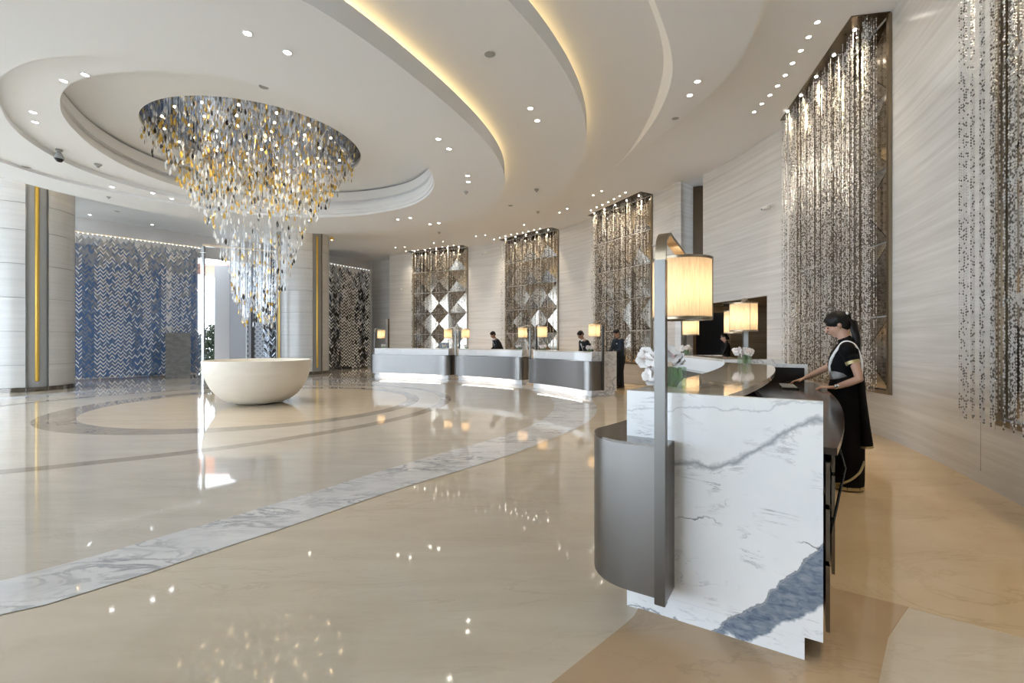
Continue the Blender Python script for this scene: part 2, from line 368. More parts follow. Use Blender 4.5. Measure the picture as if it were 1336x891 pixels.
# ------------------------------------------------------------------ walls
def wall(name, path, z0, z1, m, th=.15, parent=None):
    bm = bmesh.new(); P = [Vector((p[0], p[1])) for p in path]; n = len(P); out = []
    for i in range(n):
        d = (P[min(i+1, n-1)]-P[max(i-1, 0)]).normalized(); out.append(P[i]+Vector((d.y, -d.x))*th)
    prism(bm, [tuple(p) for p in P]+[tuple(p) for p in out[::-1]], z0, z1)
    o = link(name, bm, m, parent, True, 30)
    if not parent: o['kind'] = 'structure'
    return o
wr = wall('wall_right', W_RIGHT, 0, ZE, M['travertine'])
wall('wall_over_doorway', W_OVER, 2.36, ZE, M['travertine'], .15, wr)
wb = wall('wall_back', W_BACK, 0, ZE, M['travertine'])
bm = bmesh.new(); prism(bm, [(4.62, 12.9), (5.12, 13.32), (5.25, 13.2), (4.75, 12.8)][::-1], 0, ZE); link('pilaster_return', bm, M['travertine'], wb)
bm = bmesh.new(); prism(bm, [(5.12, 13.32), (6.0, 12.9), (5.6, 12.1), (5.75, 12.0), (6.3, 13.1), (5.2, 13.6)], 2.36, ZE); link('recess_shade_wall', bm, M['bronze_dark'], wb)  # slot walls; the dark colour stands in for shade inside the recess
# corridor behind the doorway
bm = bmesh.new()
prism(bm, [(5.12, 13.34), (5.42, 13.40), (5.42, 13.6), (5.12, 13.6)], 0, 2.4)
prism(bm, [(6.43, 13.40), (8.6, 13.40), (8.6, 13.6), (6.43, 13.6)], 0, 2.4)
prism(bm, [(5.42, 13.40), (6.43, 13.40), (6.43, 13.6), (5.42, 13.6)], 2.2, 2.4)
prism(bm, [(8.4, 9.5), (8.6, 9.5), (8.6, 13.4), (8.4, 13.4)], 0, 2.4)
prism(bm, [(5.72, 9.7), (8.6, 9.7), (8.6, 9.9), (5.72, 9.9)], 0, 2.4)
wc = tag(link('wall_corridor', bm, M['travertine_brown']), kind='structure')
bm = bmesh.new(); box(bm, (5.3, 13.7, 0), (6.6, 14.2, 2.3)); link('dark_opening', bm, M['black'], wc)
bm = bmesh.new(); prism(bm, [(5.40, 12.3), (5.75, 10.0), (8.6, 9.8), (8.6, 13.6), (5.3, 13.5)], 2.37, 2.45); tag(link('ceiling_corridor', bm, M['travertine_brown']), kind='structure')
# far left set-back wall, with its small doorway
bm = bmesh.new()
prism(bm, [(-6.35, 23.6), (-6.47, 24.7), (-6.3, 24.7), (-6.2, 23.6)], 0, ZE)
D0 = Vector((-6.47, 24.7)); D1 = Vector((-8.05, 25.8)); q = lambda t, o=0: tuple(D0.lerp(D1, t)+Vector((.5, .86))*o)
prism(bm, [q(0), q(.02), q(.02, .15), q(0, .15)], 0, ZE)
prism(bm, [q(.02), q(.3), q(.3, .15), q(.02, .15)], 2.6, ZE)
prism(bm, [q(.3), q(1), q(1, .15), q(.3, .15)], 0, ZE)
wl = tag(link('wall_far_left', bm, M['travertine']), kind='structure')
bm = bmesh.new(); prism(bm, [q(-.8, .6), q(1, .6), q(1, .7), q(-.8, .7)], 0, 3.2); link('side_room_panel', bm, M['travertine_brown'], wl)
bm = bmesh.new(); prism(bm, [(-7.2, 25.5), (-5.8, 24.75), (-5.6, 25.2), (-7.1, 25.9)], 0, 3); link('side_room_panel', bm, M['travertine_brown'], wl)
bm = bmesh.new(); prism(bm, [(-8.3, 25.7), (-7.9, 25.65), (-7.7, 26.3), (-8.4, 26.3)], 0, ZE); prism(bm, [(-8.2, 27.2), (-5.0, 27.2), (-5.0, 27.4), (-8.2, 27.4)], 0, 3.2); link('corner_pier', bm, M['travertine'], wl)
# fascia over the glass fronts
F_PATH = [(-17.3, 14.6, 0), (-15.8, 16.5, 0), (-12.7, 20.0, 0), (-11.2, 21.7, 0), (-9.6, 24.0, 0), (-8.05, 25.8, 0)]
fa = wall('wall_left_fascia', F_PATH[::-1], 4.9, ZE, M['cream'], -.15)
def window(n, a, b, z0, z1, cols, rows, glass, label=None):
    A = Vector(a); B = Vector(b); L = (B-A).length; d = (B-A)/L
    e = empty('window_%d' % n, (A.x, A.y, 0), math.atan2(d.y, d.x)); e['kind'] = 'structure'
    bm = bmesh.new()
    for i in range(cols+1):
        x = L*i/cols; box(bm, (x-.035, -.05, z0), (x+.035, .05, z1))
    for j in range(rows+1):
        z = z0+(z1-z0)*j/rows; box(bm, (0, -.04, z-.03), (L, .04, z+.03))
    link('window_frame', bm, M['steel'], e)
    for i in range(cols):
        for j in range(rows):
            bm = bmesh.new(); x0 = L*i/cols+.035; x1 = L*(i+1)/cols-.035; a_ = z0+(z1-z0)*j/rows+.03; b_ = z0+(z1-z0)*(j+1)/rows-.03
            box(bm, (x0, -.006, a_), (x1, .006, b_)); link('pane', bm, glass, e)
    return e
window(1, (-17.3, 14.6), (-13.35, 19.25), 0, 4.95, 4, 2, M['glass_blue'])
window(2, (-11.2, 21.7), (-8.1, 25.75), 0, 4.95, 3, 2, M['glass_dark'])
window(3, (-17.3, -6.4), (-17.3, 14.6), 0, 5.3, 8, 2, M['glass'])
window(4, (-17.3, -6.5), (-6.5, -6.5), 0, 5.3, 4, 2, M['glass'])
wall('wall_left', [(-17.3, 14.6), (-17.3, -6.5)], 5.3, ZE, M['cream'], .15)
wr2 = wall('wall_rear', [(-17.3, -6.5), (-6.5, -6.5)], 5.3, ZE, M['cream'], -.15)
wall('stone_cladding', [(-6.5, -6.5), (3.0, -6.5)], 0, ZE, M['travertine'], -.15, wr2)

# ------------------------------------------------------------------ ceiling
poly = [(p.x, p.y) for p in W_RIGHT]+[(p.x, p.y) for p in W_OVER[1:]]+[(5.3, 13.3)]+[(p.x+.1, p.y+.1) for p in W_BACK[1:]]+[(-6.4, 24.8), (-8.05, 25.9)]+[(p[0], p[1]) for p in F_PATH[::-1][1:]]+[(-17.4, -6.6)]
bm = bmesh.new(); prism(bm, [(-17.6, -6.8), (9.0, -6.8), (9.0, 27), (-7.9, 27), (-17.6, 16.2)], ZE, ZE+.3); ceil = tag(link('ceiling', bm, M['plaster']), kind='structure')
def loop_strip(bm, loops, closed=True, mi=0):
    """loops: list of lists of (x,y,z), joined one to the next"""
    V = [[bm.verts.new(p) for p in L] for L in loops]
    for a, b in zip(V, V[1:]):
        n = len(a)
        for i in range(n if closed else n-1):
            j = (i+1) % n; f = bm.faces.new((a[i], a[j], b[j], b[i])); f.material_index = mi
z3 = lambda L, z: [(x, y, z) for x, y in L]
n_ = 180
A0 = EYE+3.60; A1 = EYE+3.66; A2 = EYE+3.76; AT = A0+.31; B0 = EYE+4.05; BT = B0+.31; ZD = EYE+4.30
bm = bmesh.new()
loop_strip(bm, [z3(ring(R_B, n_, -.18), BT+.02), z3(ring(R_B, n_, -.05), BT), z3(ring(R_B, n_), BT-.02), z3(ring(R_B, n_), B0), z3(ring(R_A, n_, -.7), B0), z3(ring(R_A, n_, -.7), ZE), z3(ring(R_B, n_, -.5), ZE), z3(ring(R_B, n_, -.5), BT+.02), z3(ring(R_B, n_, -.18), BT+.02)])
bmesh.ops.remove_doubles(bm, verts=bm.verts[:], dist=1e-5)
link('outer_dropped_ring', bm, M['plaster'], ceil, True, 35)
bm = bmesh.new()
loop_strip(bm, [z3(ring(R_A, n_, -.5), AT+.02), z3(ring(R_A, n_, -.05), AT), z3(ring(R_A, n_), AT-.02), z3(ring(R_A, n_), A0), z3(ring(R_L, n_), A0), z3(ring(R_L, n_), A1),
                z3(ring(R_C1, n_), A1), z3(ring(R_C1, n_), A2), z3(ring(R_DISH, n_, .01), A2-.0), z3(ring(R_DISH, n_, 0), A2+.12), z3(ring(R_DISH, n_, .10), A2+.14), z3(ring(R_DISH, n_, .10), A2+.22), z3(ring(R_DISH, n_, .02), A2+.24), z3(ring(R_DISH, n_, .06), ZD-.05), z3(ring(R_DISH, n_, .16), ZD-.05), z3(ring(R_DISH, n_, .16), ZD),
                z3(ring(R_DISC, n_), ZD), z3(ring(R_DISC, n_), ZD+.12), z3(ring(R_DISC, n_, .1), ZE-.02), z3(ring(R_A, n_, -.5), ZE-.02), z3(ring(R_A, n_, -.5), AT+.02)])
bmesh.ops.remove_doubles(bm, verts=bm.verts[:], dist=1e-5)
link('inner_dropped_ring', bm, M['plaster'], ceil, True, 35)
for rf, z, off in ((R_A, AT+.022, -.34), (R_B, BT+.022, -.34)):
    bm = bmesh.new(); loop_strip(bm, [z3(ring(rf, n_, off), z), z3(ring(rf, n_, off+.05), z), z3(ring(rf, n_, off+.05), z+.02), z3(ring(rf, n_, off), z+.02), z3(ring(rf, n_, off), z)])
    link('cove_light_strip', bm, M['cove'], ceil)
# crescent panel between curves C and D that fades into the ceiling
bm = bmesh.new(); Lc = []; Ld = []; Tc = []; Td = []; Te = []
for k in range(121):
    d = -110+122*k/120; t = min(1, max(0, (12-d)/34)); dr = .004+.20*t*t*(3-2*t); dr2 = .004+.22*t*t*(3-2*t)
    for Lx, rr, z in ((Lc, R_C(d), ZE-dr), (Ld, R_D(d), ZE-dr2), (Tc, R_C(d)-.004-.14*t*t*(3-2*t), ZE+.01), (Td, R_D(d)-.002, ZE-dr2*.3), (Te, R_D(d)-.25, ZE-dr2*.3)):
        Lx.append((CX+rr*math.cos(math.radians(d)), CY+rr*math.sin(math.radians(d)), z))
loop_strip(bm, [Tc, Lc, Ld, Td], closed=False); link('crescent_drop', bm, M['plaster'], ceil, True, 30)
bm = bmesh.new(); S1 = []; S2 = []
for k in range(90):
    d = -110+100*k/89
    for Lx, o_ in ((S1, -.10), (S2, -.05)):
        rr = R_D(d)+o_; Lx.append((CX+rr*math.cos(math.radians(d)), CY+rr*math.sin(math.radians(d)), ZE-.03))
loop_strip(bm, [S1, S2], closed=False); link('cove_light_strip', bm, M['cove'], ceil)
# mirror disc (canopy of the chandelier is a thing of its own, below)

# ------------------------------------------------------------------ ceiling fixtures
bpy.context.view_layer.update()
_dg = bpy.context.evaluated_depsgraph_get()
def hang(px, py, h):
    """the point of the ceiling surface above the floor point of the plan position (px, py, h)"""
    d = at(px, py, h)-Vector((0, 0, EYE)); ok, loc, nrm, idx, ob, mt = SC.ray_cast(_dg, Vector((0, 0, EYE)), d.normalized())
    if ok and loc.z > 4.7 and nrm.z < -.5: return loc
    ok, loc, nrm, idx, ob, mt = SC.ray_cast(_dg, Vector((at(px, py, h).x, at(px, py, h).y, 3.0)), Vector((0, 0, 1)))
    return loc if ok else at(px, py, h)
ORD = 'first second third fourth fifth sixth seventh eighth ninth tenth'.split()
def mesh_downlight(r):
    bm = bmesh.new(); lathe(bm, [(r*.8, 0.004), (r, 0.002), (r*1.02, -.004), (r*.98, -.009), (r*.84, -.011), (r*.8, -.006)], 20, close=True)
    t = link('downlight', bm, M['white_plastic'], None, True)
    bm = bmesh.new(); lathe(bm, [(0.0001, -.004), (r*.8, -.004)], 20); 
    l = link('lens', bm, M['lens'], t); return t
proto = {}
sd_cache = {}
def spot(parent, watts, size, col, tilt=None):
    key = (watts, size, col)
    if key not in sd_cache:
        s = bpy.data.lights.new('spot', 'SPOT'); s.energy = watts; s.spot_size = math.radians(size); s.spot_blend = .6; s.color = col; s.shadow_soft_size = .05
        sd_cache[key] = s
    o = bpy.data.objects.new('spot_beam', sd_cache[key]); C.objects.link(o); o.parent = parent; o.location = (0, 0, -.03)
    return o
def downlights(pts, h, r, label, group, lens='lens', watts=None, size=80, col=(1, .86, .68)):
    for i, (px, py) in enumerate(pts):
        k = (r, lens)
        if k not in proto:
            o = mesh_downlight(r); o.children[0].data.materials[0] = M[lens]; proto[k] = o
        else: o = copy_tree(proto[k])
        for ch in list(o.children):
            if ch.type == 'LIGHT': bpy.data.objects.remove(ch)
        o.location = hang(px, py, h); tag(o, label % ORD[i] if '%s' in label else label, 'light', group)
        if watts: spot(o, watts, size, col)
P_A = 3.60; P_B = 4.05; P_E = 4.5
downlights([(323, 43), (375, 68)], P_A, .054, 'bright round downlight, %s from the left of the pair above the chandelier', 'pair of downlights above the chandelier', 'lens_cool', SPOT_W)
downlights([(572, 181), (586, 194)], P_A, .054, 'round downlight, %s from the top in the upper pair right of the chandelier dish', 'upper pair beside the chandelier dish', 'lens', SPOT_W)
downlights([(610, 229), (611, 237)], P_A, .052, 'round downlight, %s from the top in the lower pair near the ring edge', 'lower pair beside the chandelier dish', 'lens', SPOT_W)
downlights([(519, 286), (535, 284), (404, 287.5)], P_A, .052, 'small downlight, %s of three counted leftward beyond the dish far edge', 'downlights beyond the chandelier dish', 'lens', SPOT_W)
downlights([(83, 105), (111, 97), (43, 146), (46, 159)], P_A+.06, .054, 'white downlight, %s of four going down the crescent left of the chandelier', 'downlights in the left crescent', 'lens_cool', SPOT_W)
downlights([(146, 243.6), (199.4, 251.5), (223.8, 259)], P_A, .052, 'small white downlight, %s from left on the ring above the blue curtain', 'downlights on the ring above the blue curtain', 'lens_cool', SPOT_W)
downlights([(117, 280), (198.6, 293)], P_E-.0, .052, 'small white downlight, %s from left in front of the blue curtain fascia', 'downlights by the left fascia', 'lens_cool', SPOT_W)
downlights([(692, 141), (701, 157)], P_B, .054, 'round downlight, %s from the top in the near pair on the outer ring', 'pair on the outer dropped ring', 'lens', SPOT_W)
downlights([(561, 292.4), (572.4, 290.8)], P_B, .052, 'small downlight, %s from left in the far pair on the outer ring', 'far pair on the outer ring', 'lens', SPOT_W)
downlights([(910, 106), (900, 124)], P_E-.19, .054, 'round downlight, %s from the top in the pair inside the crescent panel', 'pair in the crescent panel', 'lens', SPOT_W)
row4 = [(1066.5, 28.5), (1055, 48), (1044.8, 65.6), (1034, 82), (1024.5, 97.8), (1014.4, 111.7), (1004.7, 123.7), (994, 135), (984, 145.8)]
row3 = [(816, 251), (808.4, 255.5), (801, 259.6), (793.6, 263.4), (786, 267), (778.5, 270.3), (771, 274)]
row2 = [(704.5, 298), (696.8, 299.8), (689.3, 301.6), (682, 303.4), (674.6, 304.7), (667, 306), (659.4, 308), (652, 310), (644.6, 312)]
row1 = [(592, 320), (584.5, 321), (577, 322), (569, 323), (561, 324), (553.6, 325.4), (545.5, 326), (537.6, 326.6), (529.5, 327.5)]
downlights(row4, P_E, .04, 'small downlight, %s from the near end in the row beside the large bead curtain', 'downlight row at the large crystal curtain', 'lens', 12, 85)
downlights(row3, P_E, .035, 'small downlight, %s from right in the row above the man in navy', 'downlight row at the third crystal curtain', 'lens', 18, 80)
downlights(row2, P_E, .035, 'small downlight, %s from right in the row before the middle far bead curtain', 'downlight row at the middle far curtain', 'lens', 18, 80)
downlights(row1, P_E, .035, 'small downlight, %s from right in the row before the farthest bead curtain', 'downlight row at the farthest curtain', 'lens', 18, 80)
downlights([(683.7, 293), (730, 277), (740, 272), (774, 254.5), (785, 249)], P_E, .035, 'small scattered downlight, %s from left between ring edge and right far curtains', 'scattered far downlights right', 'lens', SPOT_W)
downlights([(515.8, 322.8), (528, 322), (566, 317), (578, 315), (621, 308), (633, 306.6)], P_E, .035, 'small scattered downlight, %s from left of those above the farthest desks', 'scattered far downlights left', 'lens', SPOT_W)
# round speakers, detectors
def speaker(px, py, h, r, label):
    bm = bmesh.new(); lathe(bm, [(r*.86, .003), (r, .002), (r*1.02, -.008), (r*.9, -.014), (r*.86, -.01)], 28, close=True)
    o = link('ceiling_speaker', bm, M['white_plastic'], None, True); o.location = hang(px, py, h)
    bm = bmesh.new(); lathe(bm, [(r*.86, -.004), (r*.6, -.009), (0.0001, -.011)], 28); link('speaker_grille', bm, M['plastic'], o, True)
    tag(o, label, 'speaker')
speaker(639, 70, P_B, .085, 'large round grey ceiling speaker alone on the outer dropped ring')
speaker(881, 154, P_E-.17, .075, 'small round speaker on the crescent panel near its tip')
speaker(666, 268, P_B, .075, 'flat round speaker at the far side of the outer ring')
speaker(153, 275.5, P_E, .09, 'pale round speaker in ceiling before the blue curtain')
speaker(34, 217.5, P_A, .085, 'pale round speaker over the left stone column')
speaker(344, 112.5, P_A, .07, 'faint round speaker by the ridge above the chandelier disc')
def detector(px, py, h, label, s=1.0):
    bm = bmesh.new(); lathe(bm, [(.0001, 0), (.055*s, 0), (.055*s, -.018*s), (.03*s, -.035*s), (.022*s, -.06*s), (.0001, -.062*s)], 16)
    o = link('smoke_detector', bm, M['plastic'], None, True, 40); o.location = hang(px, py, h)
    tag(o, label, 'detector')
detector(700, 247, P_B, 'smoke detector on the outer ring right of the far pair of lights', 1.1)
detector(608, 250, P_A, 'smoke detector under the lower pair of downlights on the inner ring', 1.0)
detector(128, 224, P_A, 'small detector right of the black dome camera', 1.2)
detector(258.6, 265, P_A, 'small dark detector behind the left side of the chandelier', 1.0)
detector(141.7, 256.7, P_A, 'tiny dark sprinkler head above the blue curtain', .8)
detector(573, 303, P_E, 'tiny detector before the farthest curtain row', 1.1)
detector(702, 276, P_E, 'tiny detector between the ring and middle far curtain', 1.1)
bm = bmesh.new(); lathe(bm, [(.0001, 0), (.055, 0), (.055, -.03), (.03, -.05), (.05, -.09), (.075, -.14), (.08, -.185), (.0001, -.186)], 24)
dc = link('dome_camera', bm, M['plastic'], None, True, 50); dc.location = hang(77, 195, P_A); tag(dc, 'grey dome security camera hanging from the ceiling above the left column', 'camera')
bm = bmesh.new(); lathe(bm, [(.066, -.18), (.062, -.21), (.04, -.24), (.0001, -.25)], 24); link('dome', bm, M['blackgloss'], dc, True)
def bullet_cam(p, ang, label):
    o = empty('wall_camera', p, ang)
    bm = bmesh.new(); lathe(bm, [(.0001, .0), (.04, 0), (.04, .02), (.0001, .02)], 14); bmesh.ops.rotate(bm, verts=bm.verts[:], matrix=Matrix.Rotation(PI/2, 3, 'Y')); link('mount', bm, M['white_plastic'], o, True, 40)
    bm = bmesh.new(); tube(bm, [(.02, 0, 0), (.08, 0, -.01), (.11, 0, -.03)], [.018, .018, .02], 10); link('bracket', bm, M['white_plastic'], o, True)
    bm = bmesh.new(); tube(bm, [(.07, 0, -.06), (.2, 0, -.085)], [.038, .038], 14); link('camera_body', bm, M['white_plastic'], o, True)
    bm = bmesh.new(); ball(bm, (.205, 0, -.087), .032); link('lens', bm, M['blackgloss'], o, True)
    tag(o, label, 'camera')
bullet_cam((5.56, 9.75, EYE+2.92), math.radians(185), 'white bullet security camera on the wall left of the large crystal curtain')
bullet_cam((4.38, 13.55, EYE+2.92), math.radians(195), 'white bullet camera on the wall beside the third crystal curtain')
bullet_cam((-1.2, 20.98, EYE+4.1), math.radians(230), 'dark bullet camera high between the two farthest crystal curtains')
bullet_cam((-5.6, 23.25, EYE+2.7), math.radians(250), 'small bullet camera on the wall left of the farthest curtain')

# ------------------------------------------------------------------ columns
def column(cx, cy, r, strips, label, facing):
    e = empty('stone_column', (cx, cy, 0)); tag(e, label, 'column')
    zs = [.12, .72, 1.62, 2.52, 3.42, 4.32, 5.05, ZE]
    gaps = [(s-.0, s) for s in strips]
    hw = .23/r
    cuts = sorted(strips)
    segs = []
    for i in range(len(cuts)):
        a0 = cuts[i]+hw; a1 = cuts[(i+1) % len(cuts)]-hw
        if a1 < a0: a1 += 2*PI
        m = max(1, round((a1-a0)/1.25)); segs += [(a0+(a1-a0)*k/m, a0+(a1-a0)*(k+1)/m) for k in range(m)]
    for a0, a1 in segs:
        for z0, z1 in zip(zs, zs[1:]):
            bm = bmesh.new(); k = 10; g = .0025/r; z0_, z1_ = z0+.006, z1-.006
            outer = [(r*math.cos(a0+g+(a1-a0-2*g)*i/k), r*math.sin(a0+g+(a1-a0-2*g)*i/k)) for i in range(k+1)]
            inner = [(x*.96, y*.96) for x, y in outer[::-1]]
            prism(bm, outer+inner, z0_, z1_); link('stone_panel', bm, M['travertine_col'], e, True, 30)
    bm = bmesh.new(); lathe(bm, [(r*.95, 0), (r*.95, ZE)], 48); link('core', bm, M['plastic'], e, True, 40)
    bm = bmesh.new(); lathe(bm, [(r*.97, .0), (r*1.0, .0), (r*1.0, .115), (r*.97, .115)], 48, close=True); link('skirting', bm, M['gunmetal'], e, True, 40)
    bm = bmesh.new(); lathe(bm, [(r*.9, ZE-.55), (r*1.02, ZE-.55), (r*1.02, ZE-.5), (r*.9, ZE-.5)], 48, close=True)
    bm.free()
    for s in strips:
        s_ = empty('metal_strip'); s_.parent = e
        bm = bmesh.new(); ra = r*.965
        pr = [(-1, 1.0), (-.93, 1.0), (-.9, .93), (-.35, .88), (-.15, .90), (0, .86), (.15, .90), (.35, .88), (.9, .93), (.93, 1.0), (1, 1.0)]
        pts = [(r*rr*math.cos(s+hw*t), r*rr*math.sin(s+hw*t)) for t, rr in pr]
        prism(bm, pts+[(r*.8*math.cos(s+hw*t), r*.8*math.sin(s+hw*t)) for t in (1, -1)], 0, ZE)
        link('steel_channel', bm, M['channel'] if facing == 0 else M['mirror_bronze'], s_, True, 25)
        bm = bmesh.new(); tube(bm, [(r*.945*math.cos(s), r*.945*math.sin(s), .3), (r*.945*math.cos(s), r*.945*math.sin(s), ZE-.2)], [.045, .045], 10)
        link('gold_rod', bm, M['gold_inlay'], s_, True)
    return e
ang = lambda cx, cy, px: None
def strip_angle(cx, cy, r, px):
    """angle on the column seen at photograph column px from the camera"""
    best = None
    for k in range(720):
        a = k*PI/360; x = cx+r*math.cos(a); y = cy+r*math.sin(a)
        if math.cos(a)*x+math.sin(a)*y > 0: continue
        d = abs(668+594*x/y-px)
        if best is None or d < best[0]: best = (d, a)
    return best[1]
c1 = (-13.80, 12.86); r1 = 1.06
a1 = strip_angle(*c1, r1, 49); column(*c1, r1, [a1, a1+PI], 'large round stone column at the left edge of the hall with steel and gold strip', 0)
c2 = (-8.85, 19.3); r2 = 1.02
a2 = strip_angle(*c2, r2, 415); a3 = strip_angle(*c2, r2, 363); column(*c2, r2, [a2, a3], 'round stone column between chandelier bowl and dark glass curtain', 1)
# small gilt uplight sconces at column heads
for p, lb in ((at(102, 249, 4.05), 'small glowing gilt lamp at the top of the left column'), (at(433, 309, 4.05), 'small glowing gilt lamp at the head of the middle column')):
    bm = bmesh.new(); lathe(bm, [(.0001, 0), (.05, 0), (.09, -.06), (.03, -.12), (.0001, -.13)], 16); o = link('ceiling_lamp', bm, M['brass'], None, True, 40); o.location = p
    bm = bmesh.new(); lathe(bm, [(.0001, -.131), (.028, -.131)], 12); link('lens', bm, M['lens_warm'], o); tag(o, lb, 'light')

# ------------------------------------------------------------------ crystal wall panels and curtains
def panel(a, b, label, rows=5, cols=3, seed=1):
    A = Vector(a); B = Vector(b); L = (B-A).length; d = (B-A)/L
    e = empty('mirror_wall_panel', (A.x, A.y, 0), math.atan2(d.y, d.x)); tag(e, label, 'wall panel')
    # local: x along the wall from near to far end, +y into the room (left of travel)
    rnd = random.Random(seed); z0, z1 = .67, 5.83; f = .05
    bm = bmesh.new()
    box(bm, (0, -.06, z0-f), (L, .045, z0)); box(bm, (0, -.06, z0), (f, .045, z1)); box(bm, (L-f, -.06, z0), (L, .045, z1))
    link('frame', bm, M['bronze'], e)
    bm = bmesh.new(); box(bm, (f, -.08, z0), (L-f, -.05, z1)); link('backing', bm, M['bronze_dark'], e)
    cw = (L-2*f)/cols; rh = (z1-z0)/rows
    for i in range(cols):
        for j in range(rows):
            x0 = f+cw*i+.008; x1 = f+cw*(i+1)-.008; a_ = z0+rh*j+.008; b_ = z0+rh*(j+1)-.008
            P = [(x0, .0, a_), (x1, .0, a_), (x1, .0, b_), (x0, .0, b_)]
            ax = x0+(x1-x0)*(.5 if (i+j) % 2 else .5); c = ((x0+x1)/2, .075, a_+(b_-a_)*(.5))
            for k in range(4):
                bm = bmesh.new(); tri = [Vector(P[k]), Vector(P[(k+1) % 4]), Vector(c)]
                cen = sum(tri, Vector())/3; tri = [cen+(t-cen)*.985 for t in tri]
                jit = rnd.uniform(-.012, .012); tri[2].y += jit
                v = [bm.verts.new(t) for t in tri]; w_ = [bm.verts.new(t-Vector((0, .02, 0))) for t in tri]
                bm.faces.new(v); bm.faces.new(w_[::-1])
                for q_ in range(3): bm.faces.new((v[q_], v[(q_+1) % 3], w_[(q_+1) % 3], w_[q_]))
                link('mirror_facet', bm, M['mirror_bronze'], e)
    return e
def wallpt(path, p):
    return p
PANELS = {
    5: ((3.28, 1.25), (4.27, 3.97)), 4: ((5.18, 6.2), (5.73, 9.10)), 3: ((4.3, 13.9), (3.02, 16.3)), 2: ((1.88, 18.3), (-.29, 20.3)), 1: ((-2.1, 21.7), (-5.0, 23.0))}
LB = {5: 'bronze mirror panel of tilted facets cut by the right picture edge', 4: 'tall bronze mirror facet panel in the wall behind the woman in the sari',
      3: 'bronze mirror facet panel behind the man in the navy suit', 2: 'bronze mirror facet panel on the far wall between the two seated lamps pairs', 1: 'farthest bronze mirror facet panel, behind the left desk'}
LB[2] = 'bronze mirror facet panel on the far wall behind the middle desk end'
LC = {5: 'dense pale crystal bead curtain at the right picture edge', 4: 'tall crystal bead curtain hanging behind the woman in the sari', 3: 'crystal bead curtain behind the man in the navy suit',
      2: 'crystal bead curtain second from the far end of the back wall', 1: 'farthest gilt-lit crystal bead curtain, above the left desk'}
def octa(bm_v, bm_f, x, y, z, r, h):
    i = len(bm_v); bm_v += [(x, y, z+h), (x+r, y, z), (x, y+r, z), (x-r, y, z), (x, y-r, z), (x, y, z-h)]
    for k in range(4):
        bm_f.append((i, i+1+k, i+1+(k+1) % 4)); bm_f.append((i+5, i+1+(k+1) % 4, i+1+k))
def from_py(name, V, F, mats, parent=None, mis=None):
    me = bpy.data.meshes.new(name); me.from_pydata(V, [], F)
    for m in (mats if isinstance(mats, list) else [mats]): me.materials.append(m)
    if mis: me.polygons.foreach_set('material_index', mis)
    me.update(); o = bpy.data.objects.new(name, me); C.objects.link(o)
    if parent: o.parent = parent
    return o
def bead_curtain(k, n, gap, r, off=.25, dens=.72, tail=False):
    a, b = PANELS[k]; A = Vector(a); B = Vector(b); L = (B-A).length; d = (B-A)/L; nn = Vector((-d.y, d.x))
    rnd = random.Random(k*11); V = []; F = []; MI = []
    for i in range(n):
        grp = math.sin(i*1.7+k)*.5+rnd.random()
        s = (i+rnd.uniform(-.35, .35))/n*L; o_ = off+rnd.uniform(-.10, .08)
        p = A+d*s+nn*o_; z = ZE-.03-rnd.uniform(0, .05); zb = .66+rnd.uniform(-.03, .10)
        dens_i = 1 if grp > .35 else .45
        while z > zb:
            if rnd.random() < dens_i*dens+.15: octa(V, F, p.x, p.y, z, r*rnd.uniform(.8, 1.25), r*1.5); MI += [1 if rnd.random() < .36 else 0]*8
            z -= gap
        i0 = len(V); t = .0012
        V += [(p.x-t, p.y, ZE-.01), (p.x+t, p.y, ZE-.01), (p.x+t, p.y, zb), (p.x-t, p.y, zb)]; F.append((i0, i0+1, i0+2, i0+3)); MI.append(0)
    if tail:
        p = A+d*(L*.93)+nn*off
        for q_ in range(26): octa(V, F, p.x, p.y, .66-q_*.016, .004, .006); MI += [1]*8
    o = from_py('bead_curtain', V, F, [M['bead'], M['bead_dark']], None, MI); tag(o, LC[k], 'bead curtain', kind='stuff')
    # ceiling tray the strings hang from
    bm = bmesh.new(); P0 = A-d*.0; P1 = B+d*.1
    prism(bm, [tuple(P0+nn*.02), tuple(P1+nn*.02), tuple(P1+nn*.3), tuple(P0+nn*.5)], ZE-.015, ZE+.02)
    t = link('curtain_tray', bm, M['bronze_dark'])
    for j in range(5):
        q_ = A+d*(L*(j+.5)/5)+nn*(off+.06)
        bm = bmesh.new(); lathe(bm, [(.0001, 0), (.022, 0), (.024, .01)], 12); o_ = link('tray_light', bm, M['lens'], t); o_.location = (q_.x, q_.y, ZE-.026); spot(o_, 42 if k > 3 else 60, 64, (1, .80, .52))
    tag(t, {5: 'dark bronze ceiling tray of the rightmost bead curtain', 4: 'dark bronze ceiling tray above the large bead curtain', 3: 'dark bronze ceiling tray above the third bead curtain', 2: 'dark bronze ceiling tray above the second far curtain', 1: 'dark bronze ceiling tray above the farthest curtain'}[k], 'ceiling tray')
for k in PANELS: panel(*PANELS[k], LB[k], seed=k)
bead_curtain(5, 210, .024, .0078, .24, .85, True)
bead_curtain(4, 175, .028, .0098)
bead_curtain(3, 84, .05, .0145); bead_curtain(2, 52, .06, .016); bead_curtain(1, 42, .065, .018)
